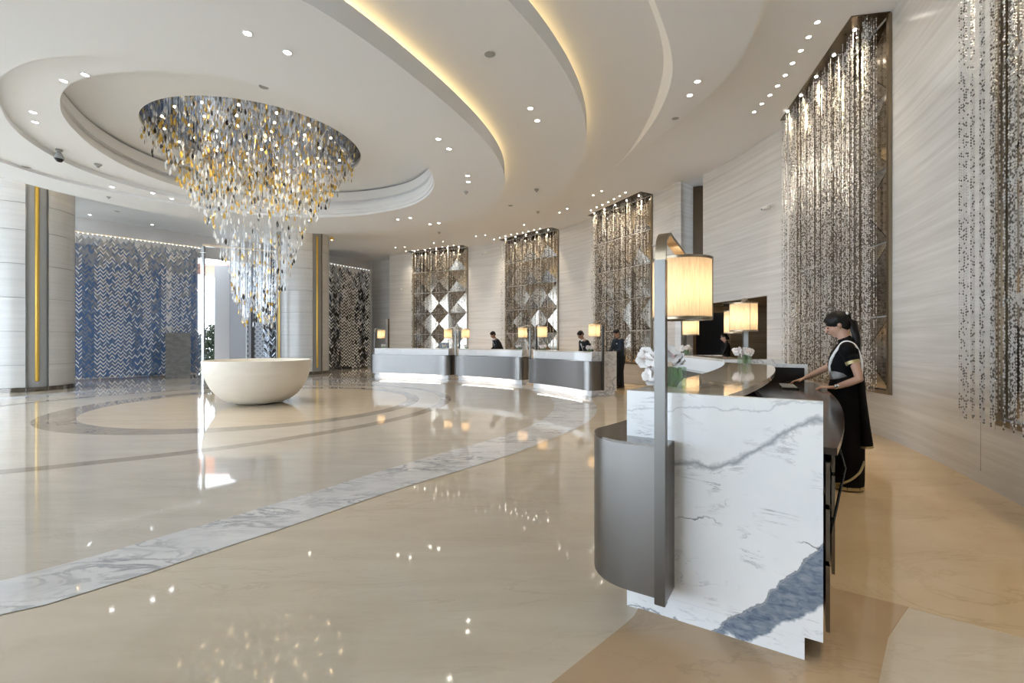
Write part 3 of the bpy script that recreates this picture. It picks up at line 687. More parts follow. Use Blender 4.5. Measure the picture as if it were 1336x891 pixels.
# blade curtains (blue left, grey middle)
def blade_curtain(a, b, n, z0, z1, step, wd, mats, weights, label, seed):
    """strings of slanted glass blades; each row is a bright blade over a darker one. mats: [dark, bright, grey]"""
    A = Vector(a); B = Vector(b); L = (B-A).length; d = (B-A)/L; nn = Vector((d.y, -d.x)); rnd = random.Random(seed); V = []; F = []; MI = []
    br = [.5+.5*math.sin((i//2)*1.1+seed)*math.sin((i//2)*.45+1)+.25*math.sin((i//2)*5.3) for i in range(n)]; ph = [rnd.uniform(0, step) for i in range(n//2+1)]
    for i in range(n):
        s = (i+.5)/n*L; sl = 1 if i % 2 else -1; z = z1-ph[i//2]; row = 0
        while z > z0:
            t_ = (z1-z)/(z1-z0); p = A+d*s; hw = L/n*.5; th = .012; yaw = rnd.uniform(-.3, .3)
            top = row % 2 == 0; hh = step*(.17 if top else .20)
            if top: m_ = 1 if rnd.random() < .15+1.0*br[i] else (2 if rnd.random() < .6 else 0)
            else: m_ = (1 if br[i] > .85 and rnd.random() < .6 else 0) if rnd.random() < .6+.5*t_ else 2
            if t_ < .2 and rnd.random() < .4: m_ = 2
            dd = (d*math.cos(yaw)+nn*math.sin(yaw)); i0 = len(V)
            for sx in (-1, 1):
                for sz in (-1, 1):
                    q_ = p+dd*hw*sx*1.02
                    for sy in (-1, 1):
                        r_ = q_+nn*th*sy; V.append((r_.x, r_.y, z+sz*hh+sx*sl*step*.42))
            for f in ((0, 1, 3, 2), (4, 6, 7, 5), (0, 4, 5, 1), (2, 3, 7, 6), (0, 2, 6, 4), (1, 5, 7, 3)): F.append(tuple(i0+j for j in f))
            MI += [m_]*6; z -= step*.5; row += 1
    o = from_py('blade_curtain', V, F, mats, None, MI); tag(o, label, 'glass curtain', kind='stuff')
    return A, d, nn, L
A_, d_, nn_, L_ = blade_curtain((-14.95, 15.6), (-12.5, 18.25), 46, .08, 5.0, .135, .07, [M['blade_blue'], M['blade_clear'], M['blade_grey']], [4.6, 3.8, 1.8], 'wide curtain of blue and silver glass blades behind the bowl', 3)
A2_, d2_, nn2_, L2_ = blade_curtain((-8.55, 21.3), (-7.3, 23.35), 23, .1, 4.9, .15, .08, [M['blackgloss'], M['blade_clear'], M['blade_grey']], [5, 3], 'narrow curtain of grey glass blades right of the middle column', 4)
# tracks with pin lights over the blade curtains
def track(A, d, nn, L, z, label, n):
    e = empty('curtain_track', (A.x, A.y, z), math.atan2(d.y, d.x)); tag(e, label, 'light track')
    bm = bmesh.new(); box(bm, (-.05, -.05, 0), (L+.05, .05, .05)); link('rail', bm, M['steel'], e)
    bm = bmesh.new(); tube(bm, [(0, 0, -.03), (0, 0, 0)], [.014, .014], 6, round_ends=False); pm = link('pin_light', bm, M['pin'], e)
    for i in range(n):
        o = pm if i == 0 else pm.copy()
        if i: C.objects.link(o); o.parent = e
        o.location = (L*(i+.5)/n, -.045, .02)
track(A_, d_, nn_, L_, 5.08, 'rail of tiny lights over the blue glass curtain', 30)
track(A2_, d2_, nn2_, L2_, 4.98, 'rail of tiny lights over the grey glass curtain', 14)
# the glass fin post with bolts, its beam
e = empty('steel_fin_post', (-12.1, 17.85, 0)); tag(e, 'slim steel post with bolts at the right end of the blue curtain', 'post')
bm = bmesh.new(); box(bm, (-.045, -.045, 0), (.045, .045, 5.1)); link('post', bm, M['steel'], e)
for i in range(18):
    bm = bmesh.new(); tube(bm, [(-.13, 0, 0), (.13, 0, 0)], [.018, .018], 6); o = link('bolt', bm, M['steel'], e); o.location = (0, -.03, .25+i*.27)
bm = bmesh.new(); box(bm, (-12.1, 17.8, 5.08), (-9.8, 19.2, 5.16)); bm.free()
bm = bmesh.new(); prism(bm, [(-12.1, 17.8), (-9.75, 19.2), (-9.78, 19.26), (-12.13, 17.87)], 5.08, 5.16); tag(link('transom_beam', bm, M['steel']), 'thin white horizontal beam from post to middle column', 'beam')
# outside the entrance
bm = bmesh.new(); prism(bm, [(-14.05, 21.5), (-13.45, 21.7), (-13.6, 22.2), (-14.2, 22.0)], 0, 4.95); prism(bm, [(-14.15, 21.4), (-13.4, 21.65), (-13.5, 22.3), (-14.3, 22.05)], 0, .35)
tag(link('white_pier', bm, simple('pier_paint', (.36, .36, .37), .6)), 'white pier in the entrance right of the blue curtain', 'pier')
bm = bmesh.new(); prism(bm, [(-13.4, 21.6), (-12.1, 21.1), (-12.0, 21.25), (-13.3, 21.8)], 0, 5.2); tag(link('wall_panel', bm, simple('grey_wall_paint', (.10, .10, .11), .7)), 'plain grey wall panel beside the white pier', 'wall panel')
bm = bmesh.new(); prism(bm, [(-17, 21.9), (-11, 21.9), (-11, 29), (-17, 29)], 5.0, 5.1); tag(link('ceiling_entrance', bm, M['salmon']), kind='structure')
rnd = random.Random(5); V = []; F = []
for i in range(2600):
    x = rnd.uniform(-19.5, -15.5); y = 25+rnd.uniform(-.6, .6); z = rnd.uniform(0, 2.0)+.25*math.sin(x*3); octa(V, F, x, y, z, .07, .08)
tag(from_py('hedge', V, F, M['hedge']), 'dark hedge outside the entrance seen past the blue curtain', 'hedge', kind='stuff')
# jali screen
e = empty('lattice_screen', (-12.35, 21.15, 0), math.atan2(.25, .95)); tag(e, 'tall pale blue lattice screen panel behind the chandelier tail', 'screen')
bm = bmesh.new(); box(bm, (0, .05, 0), (.95, .09, 5.75)); link('backing', bm, M['jali_back'], e)
bm = bmesh.new(); box(bm, (0, -.03, 0), (.04, .05, 5.75)); box(bm, (.91, -.03, 0), (.95, .05, 5.75)); link('frame', bm, M['jali'], e)
V = []; F = []
for c_ in range(4):
    for r_ in range(25):
        cx = .04+.87*(c_+.5)/4; cz = .12+r_*.225; n6 = 6
        for k in range(n6):
            a0 = 2*PI*k/n6; a1_ = 2*PI*(k+1)/n6; i0 = len(V)
            for a_ in (a0, a1_):
                for rr in (.108, .075):
                    for y in (-.01, .04): V.append((cx+rr*math.sin(a_), y, cz+rr*math.cos(a_)))
            F += [(i0, i0+2, i0+6, i0+4), (i0+1, i0+5, i0+7, i0+3), (i0, i0+4, i0+5, i0+1), (i0+2, i0+3, i0+7, i0+6)]
tag(from_py('lattice', V, F, M['jali'], e), kind='stuff')
blade_curtain((-11.42, 21.0), (-10.75, 21.1), 6, .1, 5.6, .18, .08, [M['blackgloss'], M['blade_grey'], M['blackgloss']], [3, 1], 'narrow black glass curtain between lattice screen and middle column', 8)
bm = bmesh.new(); prism(bm, [(-11.45, 21.4), (-10.4, 21.5), (-10.4, 21.6), (-11.45, 21.5)], 0, 5.7); tag(link('wall_panel', bm, M['blackgloss']), 'black panel behind the narrow dark curtain', 'wall panel')
# stone pedestal
bm = bmesh.new(); box(bm, (-.37, -.2, 0), (.37, .2, 1.68)); bmesh.ops.bevel(bm, geom=bm.edges[:], offset=.01, segments=1)
pe = link('stone_block', bm, M['pedestal']); pe.location = (-12.35, 16.85, 0); pe.rotation_euler = (0, 0, math.radians(35)); tag(pe, 'dark grey standing stone block in front of the blue curtain', 'stone block')
bm = bmesh.new(); box(bm, (-.3, -.215, 1.3), (.3, -.2, 1.5)); link('carved_band', bm, M['pedestal'], pe)

# ------------------------------------------------------------------ bowl
bm = bmesh.new(); prof = [(.0001, .0), (.30, .0), (.34, .015)]
for k in range(1, 15):
    t = k/14; a_ = t*PI/2*.94+.06; prof.append((.34+(1.06-.34)*math.sin(a_*.97)**.92, .015+(.92-.015)*(1-math.cos(a_))**1.0/ (1-math.cos(PI/2*.94+.06))))
prof += [(1.055, .94), (1.03, .945), (1.01, .93)]
for k in range(1, 10):
    t = k/9; prof.append((1.01*math.cos(t*PI/2)+.0001, .93-.30*math.sin(t*PI/2)))
lathe(bm, prof, 72); bw = link('stone_bowl', bm, M['bowl'], None, True, 50); bw.location = (CX, CY, .004)
tag(bw, 'large cream stone bowl on the floor under the crystal chandelier', 'bowl')

# ------------------------------------------------------------------ chandelier
ch = empty('crystal_chandelier', (CX, CY, ZD)); tag(ch, 'funnel of clear, amber and smoky crystal drops under a round mirror', 'chandelier')
bm = bmesh.new(); prism(bm, [(x-CX, y-CY) for x, y in ring(R_DISC, 96, .01)], .06, .11); link('mirror_canopy', bm, M['disc_mirror'], ch)
rnd = random.Random(21)
bm = bmesh.new(); lathe(bm, [(.0001, 0), (.018, 0), (.022, .01)], 10); lm = link('canopy_light', bm, M['lens_warm'], ch)
k = 0
for rr, nn in ((.35, 4), (.8, 8), (1.25, 12), (1.7, 17)):
    for i in range(nn):
        a_ = 2*PI*i/nn+rr; o = lm if k == 0 else lm.copy(); k += 1
        if k > 1: C.objects.link(o); o.parent = ch
        o.location = (rr*math.cos(a_), rr*math.sin(a_), .045)
for i in range(5):
    a_ = 2*PI*i/5+.3; s = spot(ch, 60, 110, (1, .9, .75)); s.location = (1.0*math.cos(a_), 1.0*math.sin(a_), .03)
def leaf_geo(w_, h_, t=.008):
    V = [(0, 0, h_*.5), (w_*.35, 0, h_*.18), (w_*.5, 0, -h_*.12), (w_*.3, 0, -h_*.36), (0, 0, -h_*.5), (-w_*.3, 0, -h_*.36), (-w_*.5, 0, -h_*.12), (-w_*.35, 0, h_*.18), (0, t, -.02*h_), (0, -t, -.02*h_)]
    F = [(i, (i+1) % 8, 8) for i in range(8)]+[((i+1) % 8, i, 9) for i in range(8)]
    return V, F
LV, LF = leaf_geo(.048, .125)
prof_r = [(2.02, 4.30), (1.9, 4.05), (1.75, 3.7), (1.56, 3.37), (1.16, 2.79), (.88, 2.28), (.65, 1.6), (.45, .85), (.3, .4), (.16, .05)]   # radius, h over eye
def r_at(h):
    for (r0, h0), (r1_, h1) in zip(prof_r, prof_r[1:]):
        if h <= h0 and h >= h1: return r0+(r1_-r0)*(h0-h)/(h0-h1)
    return .1
leaves = []
def spin(h):   # the lower tail swings into two strands
    return 0
for i in range(1300):             # leaves of the shell
    h = .35+3.9*rnd.random(); h = min(h, 4.2)
    if rnd.random() > (r_at(h)/2.02)**.55+.05: continue
    r_ = r_at(h)*rnd.uniform(.86, 1.02); a_ = rnd.uniform(-PI, PI); leaves.append((r_*math.cos(a_), r_*math.sin(a_), h-4.30, 1))
for i in range(260):              # short drops along the rim
    a_ = rnd.uniform(-PI, PI); r_ = rnd.uniform(1.8, 2.03); leaves.append((r_*math.cos(a_), r_*math.sin(a_), rnd.uniform(-.42, -.03), 1))
for i in range(1500):             # leaves inside, hanging under the mirror
    h = 4.22-1.25*rnd.random()**1.3; r_ = r_at(h)*math.sqrt(rnd.random())*.97; a_ = rnd.uniform(-PI, PI)
    leaves.append((r_*math.cos(a_), r_*math.sin(a_), h-4.30, 0))
for j in range(26):               # tails
    x0 = rnd.choice((-.36, .1, .18)) + rnd.uniform(-.1, .1); y0 = rnd.uniform(-.3, .3); b = (.55 if x0 < -.2 else 0.02)+rnd.uniform(0, .5)
    h = 1.9
    while h > b:
        leaves.append((x0+.25*(h-b)*.3*(1 if x0 > 0 else -1)*.3, y0, h-4.30, 1)); h -= rnd.uniform(.16, .30)
random.Random(3).shuffle(leaves)
def leaf_col(h, r_):
    u = rnd.random(); gold = .42 if h > -1.1 else .22
    return 1 if u < gold else (2 if u < gold+.14 else 0)
mats3 = [M['crystal'], M['crystal_amber'], M['crystal_smoke']]
pm = []
for i, m in enumerate(mats3):
    me = bpy.data.meshes.new('crystal_drop'); me.from_pydata([Vector(v) for v in LV], [], LF); me.materials.append(m); pm.append(me)
near = sorted(leaves, key=lambda p: math.hypot(p[0]+CX, p[1]+CY))[:300]; ns = set(map(id, near)); V = []; F = []; MI = []
SV = []; SF = []
for p in leaves:
    c_ = leaf_col(p[2], 0); a_ = rnd.uniform(0, PI); s = rnd.uniform(.75, 1.2)
    if id(p) in ns:
        o = bpy.data.objects.new('crystal_drop', pm[c_]); C.objects.link(o); o.parent = ch; o.location = p[:3]; o.rotation_euler = (rnd.uniform(-.1, .1), 0, a_); o.scale = (s, s, s)
        if c_: o['label'] = ('amber crystal drop', 'smoky crystal drop')[c_-1]
    else:
        i0 = len(V); ca, sa = math.cos(a_)*s, math.sin(a_)*s
        V += [(p[0]+x*ca-y*sa, p[1]+x*sa+y*ca, p[2]+z*s) for x, y, z in LV]; F += [tuple(i0+j for j in f) for f in LF]; MI += [c_]*len(LF)
    t = .0009; top = min(0.05, p[2]+.9); i0 = len(SV); SV += [(p[0]-t, p[1], top), (p[0]+t, p[1], top), (p[0]+t, p[1], p[2]), (p[0]-t, p[1], p[2])]; SF.append((i0, i0+1, i0+2, i0+3))
tag(from_py('crystal_drops', V, F, mats3, ch, MI), kind='stuff')
tag(from_py('hanging_wires', SV, SF, M['steel'], ch), kind='stuff')

# ------------------------------------------------------------------ desks
def desk(A, B, label, slab_m, sag=.10):
    A = Vector(A); B = Vector(B); L = (B-A).length; n = (B-A)/L
    e = empty('reception_desk', (A.x, A.y, 0), math.atan2(n.y, n.x)); tag(e, label, 'desk', 'reception desks of the hall')
    # local: +x along the front to the far end, -y away from the hall
    K = 16
    fr = lambda w_: [(L*k/K, -w_-sag*4*(k/K)*(1-k/K)) for k in range(K+1)]
    def band(w0, w1, z0, z1, name, m, u0=0, u1=None):
        u1 = L if u1 is None else u1; pts0 = []; pts1 = []
        for k in range(K+1):
            u = u0+(u1-u0)*k/K; s_ = sag*4*(u/L)*(1-u/L); pts0.append((u, -w0-s_)); pts1.append((u, -w1-s_))
        bm = bmesh.new(); prism(bm, pts0+pts1[::-1], z0, z1); return link(name, bm, m, e, True, 30)
    D = .83
    for u0 in (0, L-.035):
        bm = bmesh.new(); prism(bm, [(u0, -u) for u in (0, D)]+[(u0+.035, -D), (u0+.035, 0)], .10, 1.10)
        prism(bm, [(u0, 0), (u0, -(D-.065)), (u0+.035, -(D-.065)), (u0+.035, 0)], 0, .0995)
        o = link('end_slab', bm, slab_m if u0 == 0 else M['marble'], e)
    band(.0, .03, 0, 1.065, 'front_panel', M['parapet'], .036, L-.036)
    # the ledge, its far staff side corner rounded
    pts = [(.036+(L-.072)*k/K, -sag*4*(k/K)*(1-k/K)) for k in range(K+1)]
    back = []
    for k in range(K+1):
        u = L-.04-(L-.08)*k/K; t = max(0, 1-(L-.04-u)/.55); ww = .46*math.sqrt(max(.02, 1-t*t)); back.append((u, -ww-sag*4*(u/L)*(1-u/L)))
    bm = bmesh.new(); prism(bm, pts+back, 1.066, 1.10); link('ledge', bm, M['cloud_marble'], e, True, 30)
    band(.03, .05, .1, 1.06, 'inner_panel', M['black'], .04, L-.04)
    bm = bmesh.new(); box(bm, (L-.040, -.80, .905), (L-.0355, -.03, 1.06)); link('inner_lining', bm, M['black'], e)
    band(.30, .875, .875, .905, 'worktop', M['dark_wood'], .04, L-.04)
    band(.36, .80, .08, .87, 'cabinet', M['nickel'], .04, L-.04)
    nd = max(2, int(L/.6))
    for i in range(nd):
        for j, (za, zb) in enumerate(((.12, .40), (.42, .64), (.66, .84))):
            u0 = .05+(L-.1)*i/nd+.006; u1 = .05+(L-.1)*(i+1)/nd-.006
            um = (u0+u1)/2; s_ = sag*4*(um/L)*(1-um/L)
            bm = bmesh.new(); box(bm, (u0, -.815-s_, za), (u1, -.80-s_, zb)); link('drawer', bm, M['gunmetal'], e)
    # metal apron with rounded corners
    zb, zt = .16, .87
    path = [(-.145, -.235), (-.145, -.05)]
    for k in range(1, 9):
        a_ = PI+(-PI/2)*k/8; path.append((.105+.25*math.cos(a_), -.05+.25*math.sin(a_)))
    K2 = 14
    for k in range(1, K2):
        u = .105+(L-.21)*k/K2; path.append((u, .20-sag*4*(u/L)*(1-u/L)*1.0))
    for k in range(0, 9):
        a_ = PI/2-PI/2*k/8; path.append((L-.105+.25*math.cos(a_), -.05+.25*math.sin(a_)))
    path += [(L+.145, -.235), (L+.001, -.235), (L+.001, .001)]
    inner = [(L*(1-k/K), .001-sag*4*(k/K)*(1-k/K)) for k in range(1, K)]
    path += inner+[(-.001, .001), (-.001, -.235)]
    bm = bmesh.new(); prism(bm, path, zb, zt-.012); ap = link('metal_apron', bm, M['nickel'], e, True, 30)
    bm = bmesh.new(); prism(bm, path, zt-.0115, zt); link('apron_cap', bm, M['gunmetal'], e, True, 30)
    bm = bmesh.new()
    pts0 = [(u, .12-sag*4*(u/L)*(1-u/L)) for u in [.3+(L-.6)*k/K for k in range(K+1)]]
    pts1 = [(u, .09-sag*4*(u/L)*(1-u/L)) for u in [.3+(L-.6)*k/K for k in range(K+1)]]
    prism(bm, pts0+pts1[::-1], zb-.012, zb-.001); link('light_strip', bm, M['strip'], e)
    return e, A, n, L
def W(A, n, u, w_, z=0):   # desk-local -> world
    s = Vector((n.y, -n.x)); p = A+n*u+s*w_; return (p.x, p.y, z)
def lamp(A, n, L, end, label, group=None, near=False):
    u = -.167 if end == 0 else L+.167; dr = 1 if end == 0 else -1
    e = empty('desk_lamp', W(A, n, u, .212, 0), math.atan2(n.y, n.x)+(0 if dr == 1 else PI)); tag(e, label, 'lamp', group)
    # local: +x towards the desk's middle
    bm = bmesh.new(); box(bm, (-.022, -.024, .155), (.022, .024, 1.72)); bmesh.ops.bevel(bm, geom=bm.edges[:], offset=.003, segments=1); link('post', bm, M['post'], e)
    bm = bmesh.new(); prof = [(0, 1.72)]
    for k in range(0, 9):
        a_ = PI-PI*.62*k/8; prof.append((.10+.10*math.cos(a_), 1.755+.10*math.sin(a_)))
    prof.append((.42 if near else .30, 1.815)); prof.append((.52 if near else .38, 1.795))
    V0 = []
    for i, (x, z) in enumerate(prof):
        a = prof[max(i-1, 0)]; b = prof[min(i+1, len(prof)-1)]; dx, dz = b[0]-a[0], b[1]-a[1]; l_ = math.hypot(dx, dz); nx, nz = -dz/l_, dx/l_
        V0.append([bm.verts.new((x+nx*o1_, y, z+nz*o1_)) for o1_, y in ((.007, -.024), (.007, .024), (-.007, .024), (-.007, -.024))])
    for a, b in zip(V0, V0[1:]):
        for k in range(4): bm.faces.new((a[k], a[(k+1) % 4], b[(k+1) % 4], b[k]))
    bm.faces.new(V0[0]); bm.faces.new(V0[-1]); link('arched_arm', bm, M['bronze'], e, True, 30)
    sx = .44 if near else .31; z0, z1 = 1.465, 1.79; r_ = .150 if near else .143
    bm = bmesh.new(); lathe(bm, [(r_, z0+.012), (r_, z1-.012)], 40, (sx, 0)); 
    for f in [f for f in bm.faces if len(f.verts) > 4]: bm.faces.remove(f)
    sh = link('lamp_shade', bm, M['shade'], e, True)
    for k in range(3):
        a_ = 2*PI*k/3+.55
        bm = bmesh.new(); x = sx+(r_+.003)*math.cos(a_); y = (r_+.003)*math.sin(a_); tube(bm, [(x, y, z0), (x, y, z1)], [.003, .003], 6); link('rib', bm, M['bronze'], sh)
    for z in (z0, z1-.012):
        bm = bmesh.new(); lathe(bm, [(r_-.004, z), (r_+.004, z), (r_+.004, z+.013), (r_-.004, z+.013)], 40, (sx, 0), close=True); link('rim', bm, M['bronze'], sh, True, 40)
    bm = bmesh.new(); lathe(bm, [(.0001, z0+.02), (r_-.004, z0+.02)], 32, (sx, 0)); link('diffuser', bm, M['shade'], sh)
    bm = bmesh.new(); tube(bm, [(sx, 0, z1-.1), (sx, 0, 1.80)], [.008, .008], 8); ball(bm, (sx, 0, 1.805), .016, 10, 6); link('finial', bm, M['brass'], e, True)
    bm = bmesh.new(); ball(bm, (sx, 0, 1.62), .028, 10, 6); link('bulb', bm, M['bulb'], e, True)
    pl = bpy.data.lights.get('shade_light')
    if not pl:
        pl = bpy.data.lights.new('shade_light', 'POINT'); pl.energy = 1.5; pl.color = (1, .80, .56); pl.shadow_soft_size = .05
    lo = bpy.data.objects.new('lamp_light', pl); C.objects.link(lo); lo.parent = e; lo.location = (sx, 0, 1.62)
def petals(bm, c, n, r, rnd, mi=0):
    c = Vector(c); nm = Vector((rnd.uniform(-.7, .7), rnd.uniform(-1, .1), rnd.uniform(-.1, .9))).normalized(); a, b = frame_of(nm)
    for k in range(n):
        t = 2*PI*k/n+rnd.uniform(-.2, .2)
        d = (a*math.cos(t)+b*math.sin(t))*.94+nm*.3; s_ = -a*math.sin(t)+b*math.cos(t)
        P = [c, c+d*r*.4+s_*r*.42, c+d*r*.8+s_*r*.36, c+d*r-nm*r*.12, c+d*r*.8-s_*r*.36, c+d*r*.4-s_*r*.42]
        ctr = bm.verts.new(c+d*r*.55+nm*r*.12); vs = [bm.verts.new(p) for p in P]
        for i in range(6):
            f = bm.faces.new((vs[i], vs[(i+1) % 6], ctr)); f.material_index = mi
def vase(p, rz, label, w_=.10, d_=.10, h_=.11, near=False):
    e = empty('flower_vase', p, rz); tag(e, label, 'vase'); r_ = random.Random(int(abs(p[0]*100)))
    bm = bmesh.new(); a, b, t = w_/2, d_/2, .004
    for q_ in (((-a, -b, 0), (a, b, .006)), ((-a, -b, .006), (a, -b+t, h_)), ((-a, b-t, .006), (a, b, h_)), ((-a, -b+t, .006), (-a+t, b-t, h_)), ((a-t, -b+t, .006), (a, b-t, h_))): box(bm, *q_)
    link('glass_vase', bm, M['vase'], e)
    bm = bmesh.new()
    for k in range(8 if near else 6):
        x = r_.uniform(-a*.7, a*.7); y = r_.uniform(-b*.7, b*.7); tube(bm, [(x*.5, y*.5, .012), (x, y, h_*.5), (x*.9, y*.9, h_*.95)], [(.004, .012), (.006, .018), (.003, .008)], 6)
    link('leaves', bm, M['leaf'], e, True)
    if near:
        spots_ = [(-.075, .05, .17), (-.055, -.01, .20), (-.105, .0, .145), (-.09, .03, .11), (-.03, .03, .18), (-.12, .03, .175), (-.01, 0, .19), (.03, .0, .155), (-.10, -.02, .07), (-.06, .02, .14), (.05, -.01, .145), (-.085, -.03, .155), (-.04, -.03, .15), (.015, -.02, .165), (-.09, .0, .04), (-.13, 0, .15)]
    else:
        spots_ = [(r_.uniform(-.08, .06), r_.uniform(-.05, .05), h_+r_.uniform(.0, .055)) for _ in range(15)]
    for i, s_ in enumerate(spots_):
        bm = bmesh.new(); petals(bm, s_, 6, .052 if near else .044, r_); petals(bm, (s_[0], s_[1]-.006, s_[2]+.006), 5, .034, r_); petals(bm, (s_[0], s_[1]-.012, s_[2]+.008), 4, .014, r_, 1)
        o = link('blossom', bm, [M['petal'], M['petal_pink']], e, True)
    return e
d4 = desk((.588, 2.33), (2.55, 5.45), 'nearest white marble reception desk, its end slab facing the viewer', M['near_slab'], .12)
d5 = desk((2.98, 6.4), (3.07, 8.5), 'white marble desk behind the nearest one, below the doorway', M['marble'], .04)
d3 = desk((1.95, 11.14), (.63, 13.3), 'far marble and grey metal desk with the man in navy at its right end', M['marble'])
d2 = desk((.31, 14.2), (-1.89, 16.04), 'middle one of the three far marble and grey metal desks', M['marble'])
d1 = desk((-2.26, 16.2), (-5.25, 17.4), 'farthest marble and grey metal desk, at the left of the row', M['marble'])
lamp(*d4[1:], 0, 'tall arched desk lamp with amber silk drum shade in the foreground', near=True)
lamp(*d4[1:], 1, 'arched desk lamp at the far end of the nearest desk, above white flowers')
lamp(*d5[1:], 0, 'arched desk lamp partly hidden behind the second desk lamp')
lamp(*d5[1:], 1, 'small desk lamp seen under the big foreground shade')
lamp(*d3[1:], 0, 'small desk lamp beside the man in the navy suit')
lamp(*d3[1:], 1, 'small desk lamp at the left end of the right far desk')
lamp(*d2[1:], 0, 'small desk lamp at the right end of the middle far desk')
lamp(*d2[1:], 1, 'small desk lamp at the left end of the middle far desk')
lamp(*d1[1:], 0, 'small desk lamp at the right end of the farthest desk')
lamp(*d1[1:], 1, 'small desk lamp at the left end of the farthest desk by the small doorway')
vase((.845, 2.44, 1.10), -.25, 'rectangular glass vase of white orchids behind the foreground lamp post', .16, .09, .115, True)
vase(W(d4[1], d4[2], d4[3]-.36, .24, 1.10), .3, 'square glass vase of white flowers at the far end of the nearest desk', .10, .10, .10)
vase(W(d5[1], d5[2], d5[3]-.2, .12, 1.10), 0, 'small green vase of white flowers on the desk under the big shade', .11, .11, .10)
for d, u, lb in ((d3, .25, 'small vase of white flowers below the lamp by the man in navy'), (d3, d3[3]-.25, 'small vase of white flowers at the left end of the right far desk'),
                 (d2, .25, 'small vase of white flowers at the right end of the middle far desk'), (d2, d2[3]-.25, 'small vase of white flowers at the left end of the middle far desk'),
                 (d1, .25, 'small vase of white flowers at the right end of the farthest desk'), (d1, d1[3]-.3, 'small vase of white flowers at the left end of the farthest desk')):
    vase(W(d[1], d[2], u, .16, 1.10), .2, lb, .12, .12, .07)
# things on the nearest desk's worktop
A4, n4, L4 = d4[1:]
rz4 = math.atan2(n4.y, n4.x)
e = empty('monitor', W(A4, n4, 1.0, .50, .905), rz4+PI/2-.55); tag(e, 'low black tilted screen on the nearest desk worktop', 'monitor')
bm = bmesh.new(); box(bm, (-.13, -.012, 0), (.13, .012, .21)); bmesh.ops.rotate(bm, verts=bm.verts[:], matrix=Matrix.Rotation(math.radians(-52), 3, 'X')); bmesh.ops.translate(bm, verts=bm.verts[:], vec=(0, 0, .02)); link('housing', bm, M['blackgloss'], e)
bm = bmesh.new(); box(bm, (-.12, .0125, .012), (.12, .014, .198)); bmesh.ops.rotate(bm, verts=bm.verts[:], matrix=Matrix.Rotation(math.radians(-52), 3, 'X')); bmesh.ops.translate(bm, verts=bm.verts[:], vec=(0, 0, .02)); link('screen', bm, M['black'], e)
bm = bmesh.new(); box(bm, (-.06, -.02, 0), (.06, .1, .012)); link('foot', bm, M['blackgloss'], e)
e = empty('keyboard', (2.68, 4.42, .905), rz4+.1); tag(e, 'black computer keyboard under the woman\'s hands', 'keyboard')
bm = bmesh.new(); box(bm, (-.22, -.07, 0), (.22, .07, .016)); link('base', bm, M['blackgloss'], e)
V = []; F = []
for i in range(14):
    for j in range(5):
        x = -.205+i*.0295; y = -.058+j*.0245; i0 = len(V)
        for z, s_ in ((.016, .0125), (.022, .010)):
            V += [(x+.013-s_, y+.011-s_*.85, z), (x+.013+s_, y+.011-s_*.85, z), (x+.013+s_, y+.011+s_*.85, z), (x+.013-s_, y+.011+s_*.85, z)]
        F += [(i0+4, i0+5, i0+6, i0+7)]+[(i0+k, i0+(k+1) % 4, i0+4+(k+1) % 4, i0+4+k) for k in range(4)]
tag(from_py('keys', V, F, M['plastic'], e), kind='stuff')
e = empty('monitor', W(d1[1], d1[2], .5, .55, .905), math.atan2(d1[2].y, d1[2].x)); tag(e, 'black monitor on the farthest desk beside its right lamp', 'monitor')
bm = bmesh.new(); box(bm, (-.2, -.015, .12), (.2, .015, .40)); link('housing', bm, M['blackgloss'], e)
bm = bmesh.new(); box(bm, (-.02, -.012, 0), (.02, .012, .13)); box(bm, (-.1, -.07, 0), (.1, .07, .01)); link('stand', bm, M['blackgloss'], e)
# cable hanging under the near desk
bm = bmesh.new(); P = [W(A4, n4, .35, .90, .87), W(A4, n4, .38, .93, .75), W(A4, n4, .34, .90, .6), W(A4, n4, .30, .87, .45)]; tube(bm, [Vector(p) for p in P], [.006]*4, 6)
tag(link('black_cable', bm, M['blackgloss'], None, True), 'black cable hanging behind the end slab of the nearest desk', 'cable')

# ------------------------------------------------------------------ people
def remesh(o, vox, sm=6):
    m = o.modifiers.new('fuse', 'REMESH'); m.mode = 'VOXEL'; m.voxel_size = vox; m.use_smooth_shade = True
    s = o.modifiers.new('soft', 'SMOOTH'); s.factor = .5; s.iterations = sm
LFT = Vector((0, 1, 0))
def hand(bm, wrist, tip, side, curl=.25, sc=1.0, thumb=1):
    """palm and five fingers; side: unit vector across the palm towards the thumb"""
    wr = Vector(wrist); tp = Vector(tip); d = (tp-wr).normalized(); L = (tp-wr).length
    s = (side-d*side.dot(d)).normalized(); up = s.cross(d)
    if up.z < 0: up = -up
    pe_ = wr+d*L*.48
    tube(bm, [wr, wr+d*L*.25, pe_], [(.022*sc, .016*sc), (.034*sc, .014*sc), (.037*sc, .012*sc)], 10, side=s)
    for k, (off, ln) in enumerate(((.029, .46), (.010, .52), (-.010, .48), (-.028, .38))):
        b = pe_+s*off*sc-d*.008; l_ = L*ln; c_ = curl*(1+.15*k)
        p1 = b+d*l_*.45+up*.004; p2 = p1+(d*math.cos(c_)-up*math.sin(c_))*l_*.33; p3 = p2+(d*math.cos(2*c_)-up*math.sin(2*c_))*l_*.26
        tube(bm, [b, p1, p2, p3], [.0098*sc, .0092*sc, .0082*sc, .0068*sc], 7)
    b = wr+d*L*.14+s*.024*sc; p1 = b+(d*.6+s*.75-up*.2).normalized()*L*.2; p2 = p1+(d*.9+s*.3-up*.3).normalized()*L*.18
    tube(bm, [b, p1, p2], [.0125*sc, .011*sc, .0085*sc], 7)
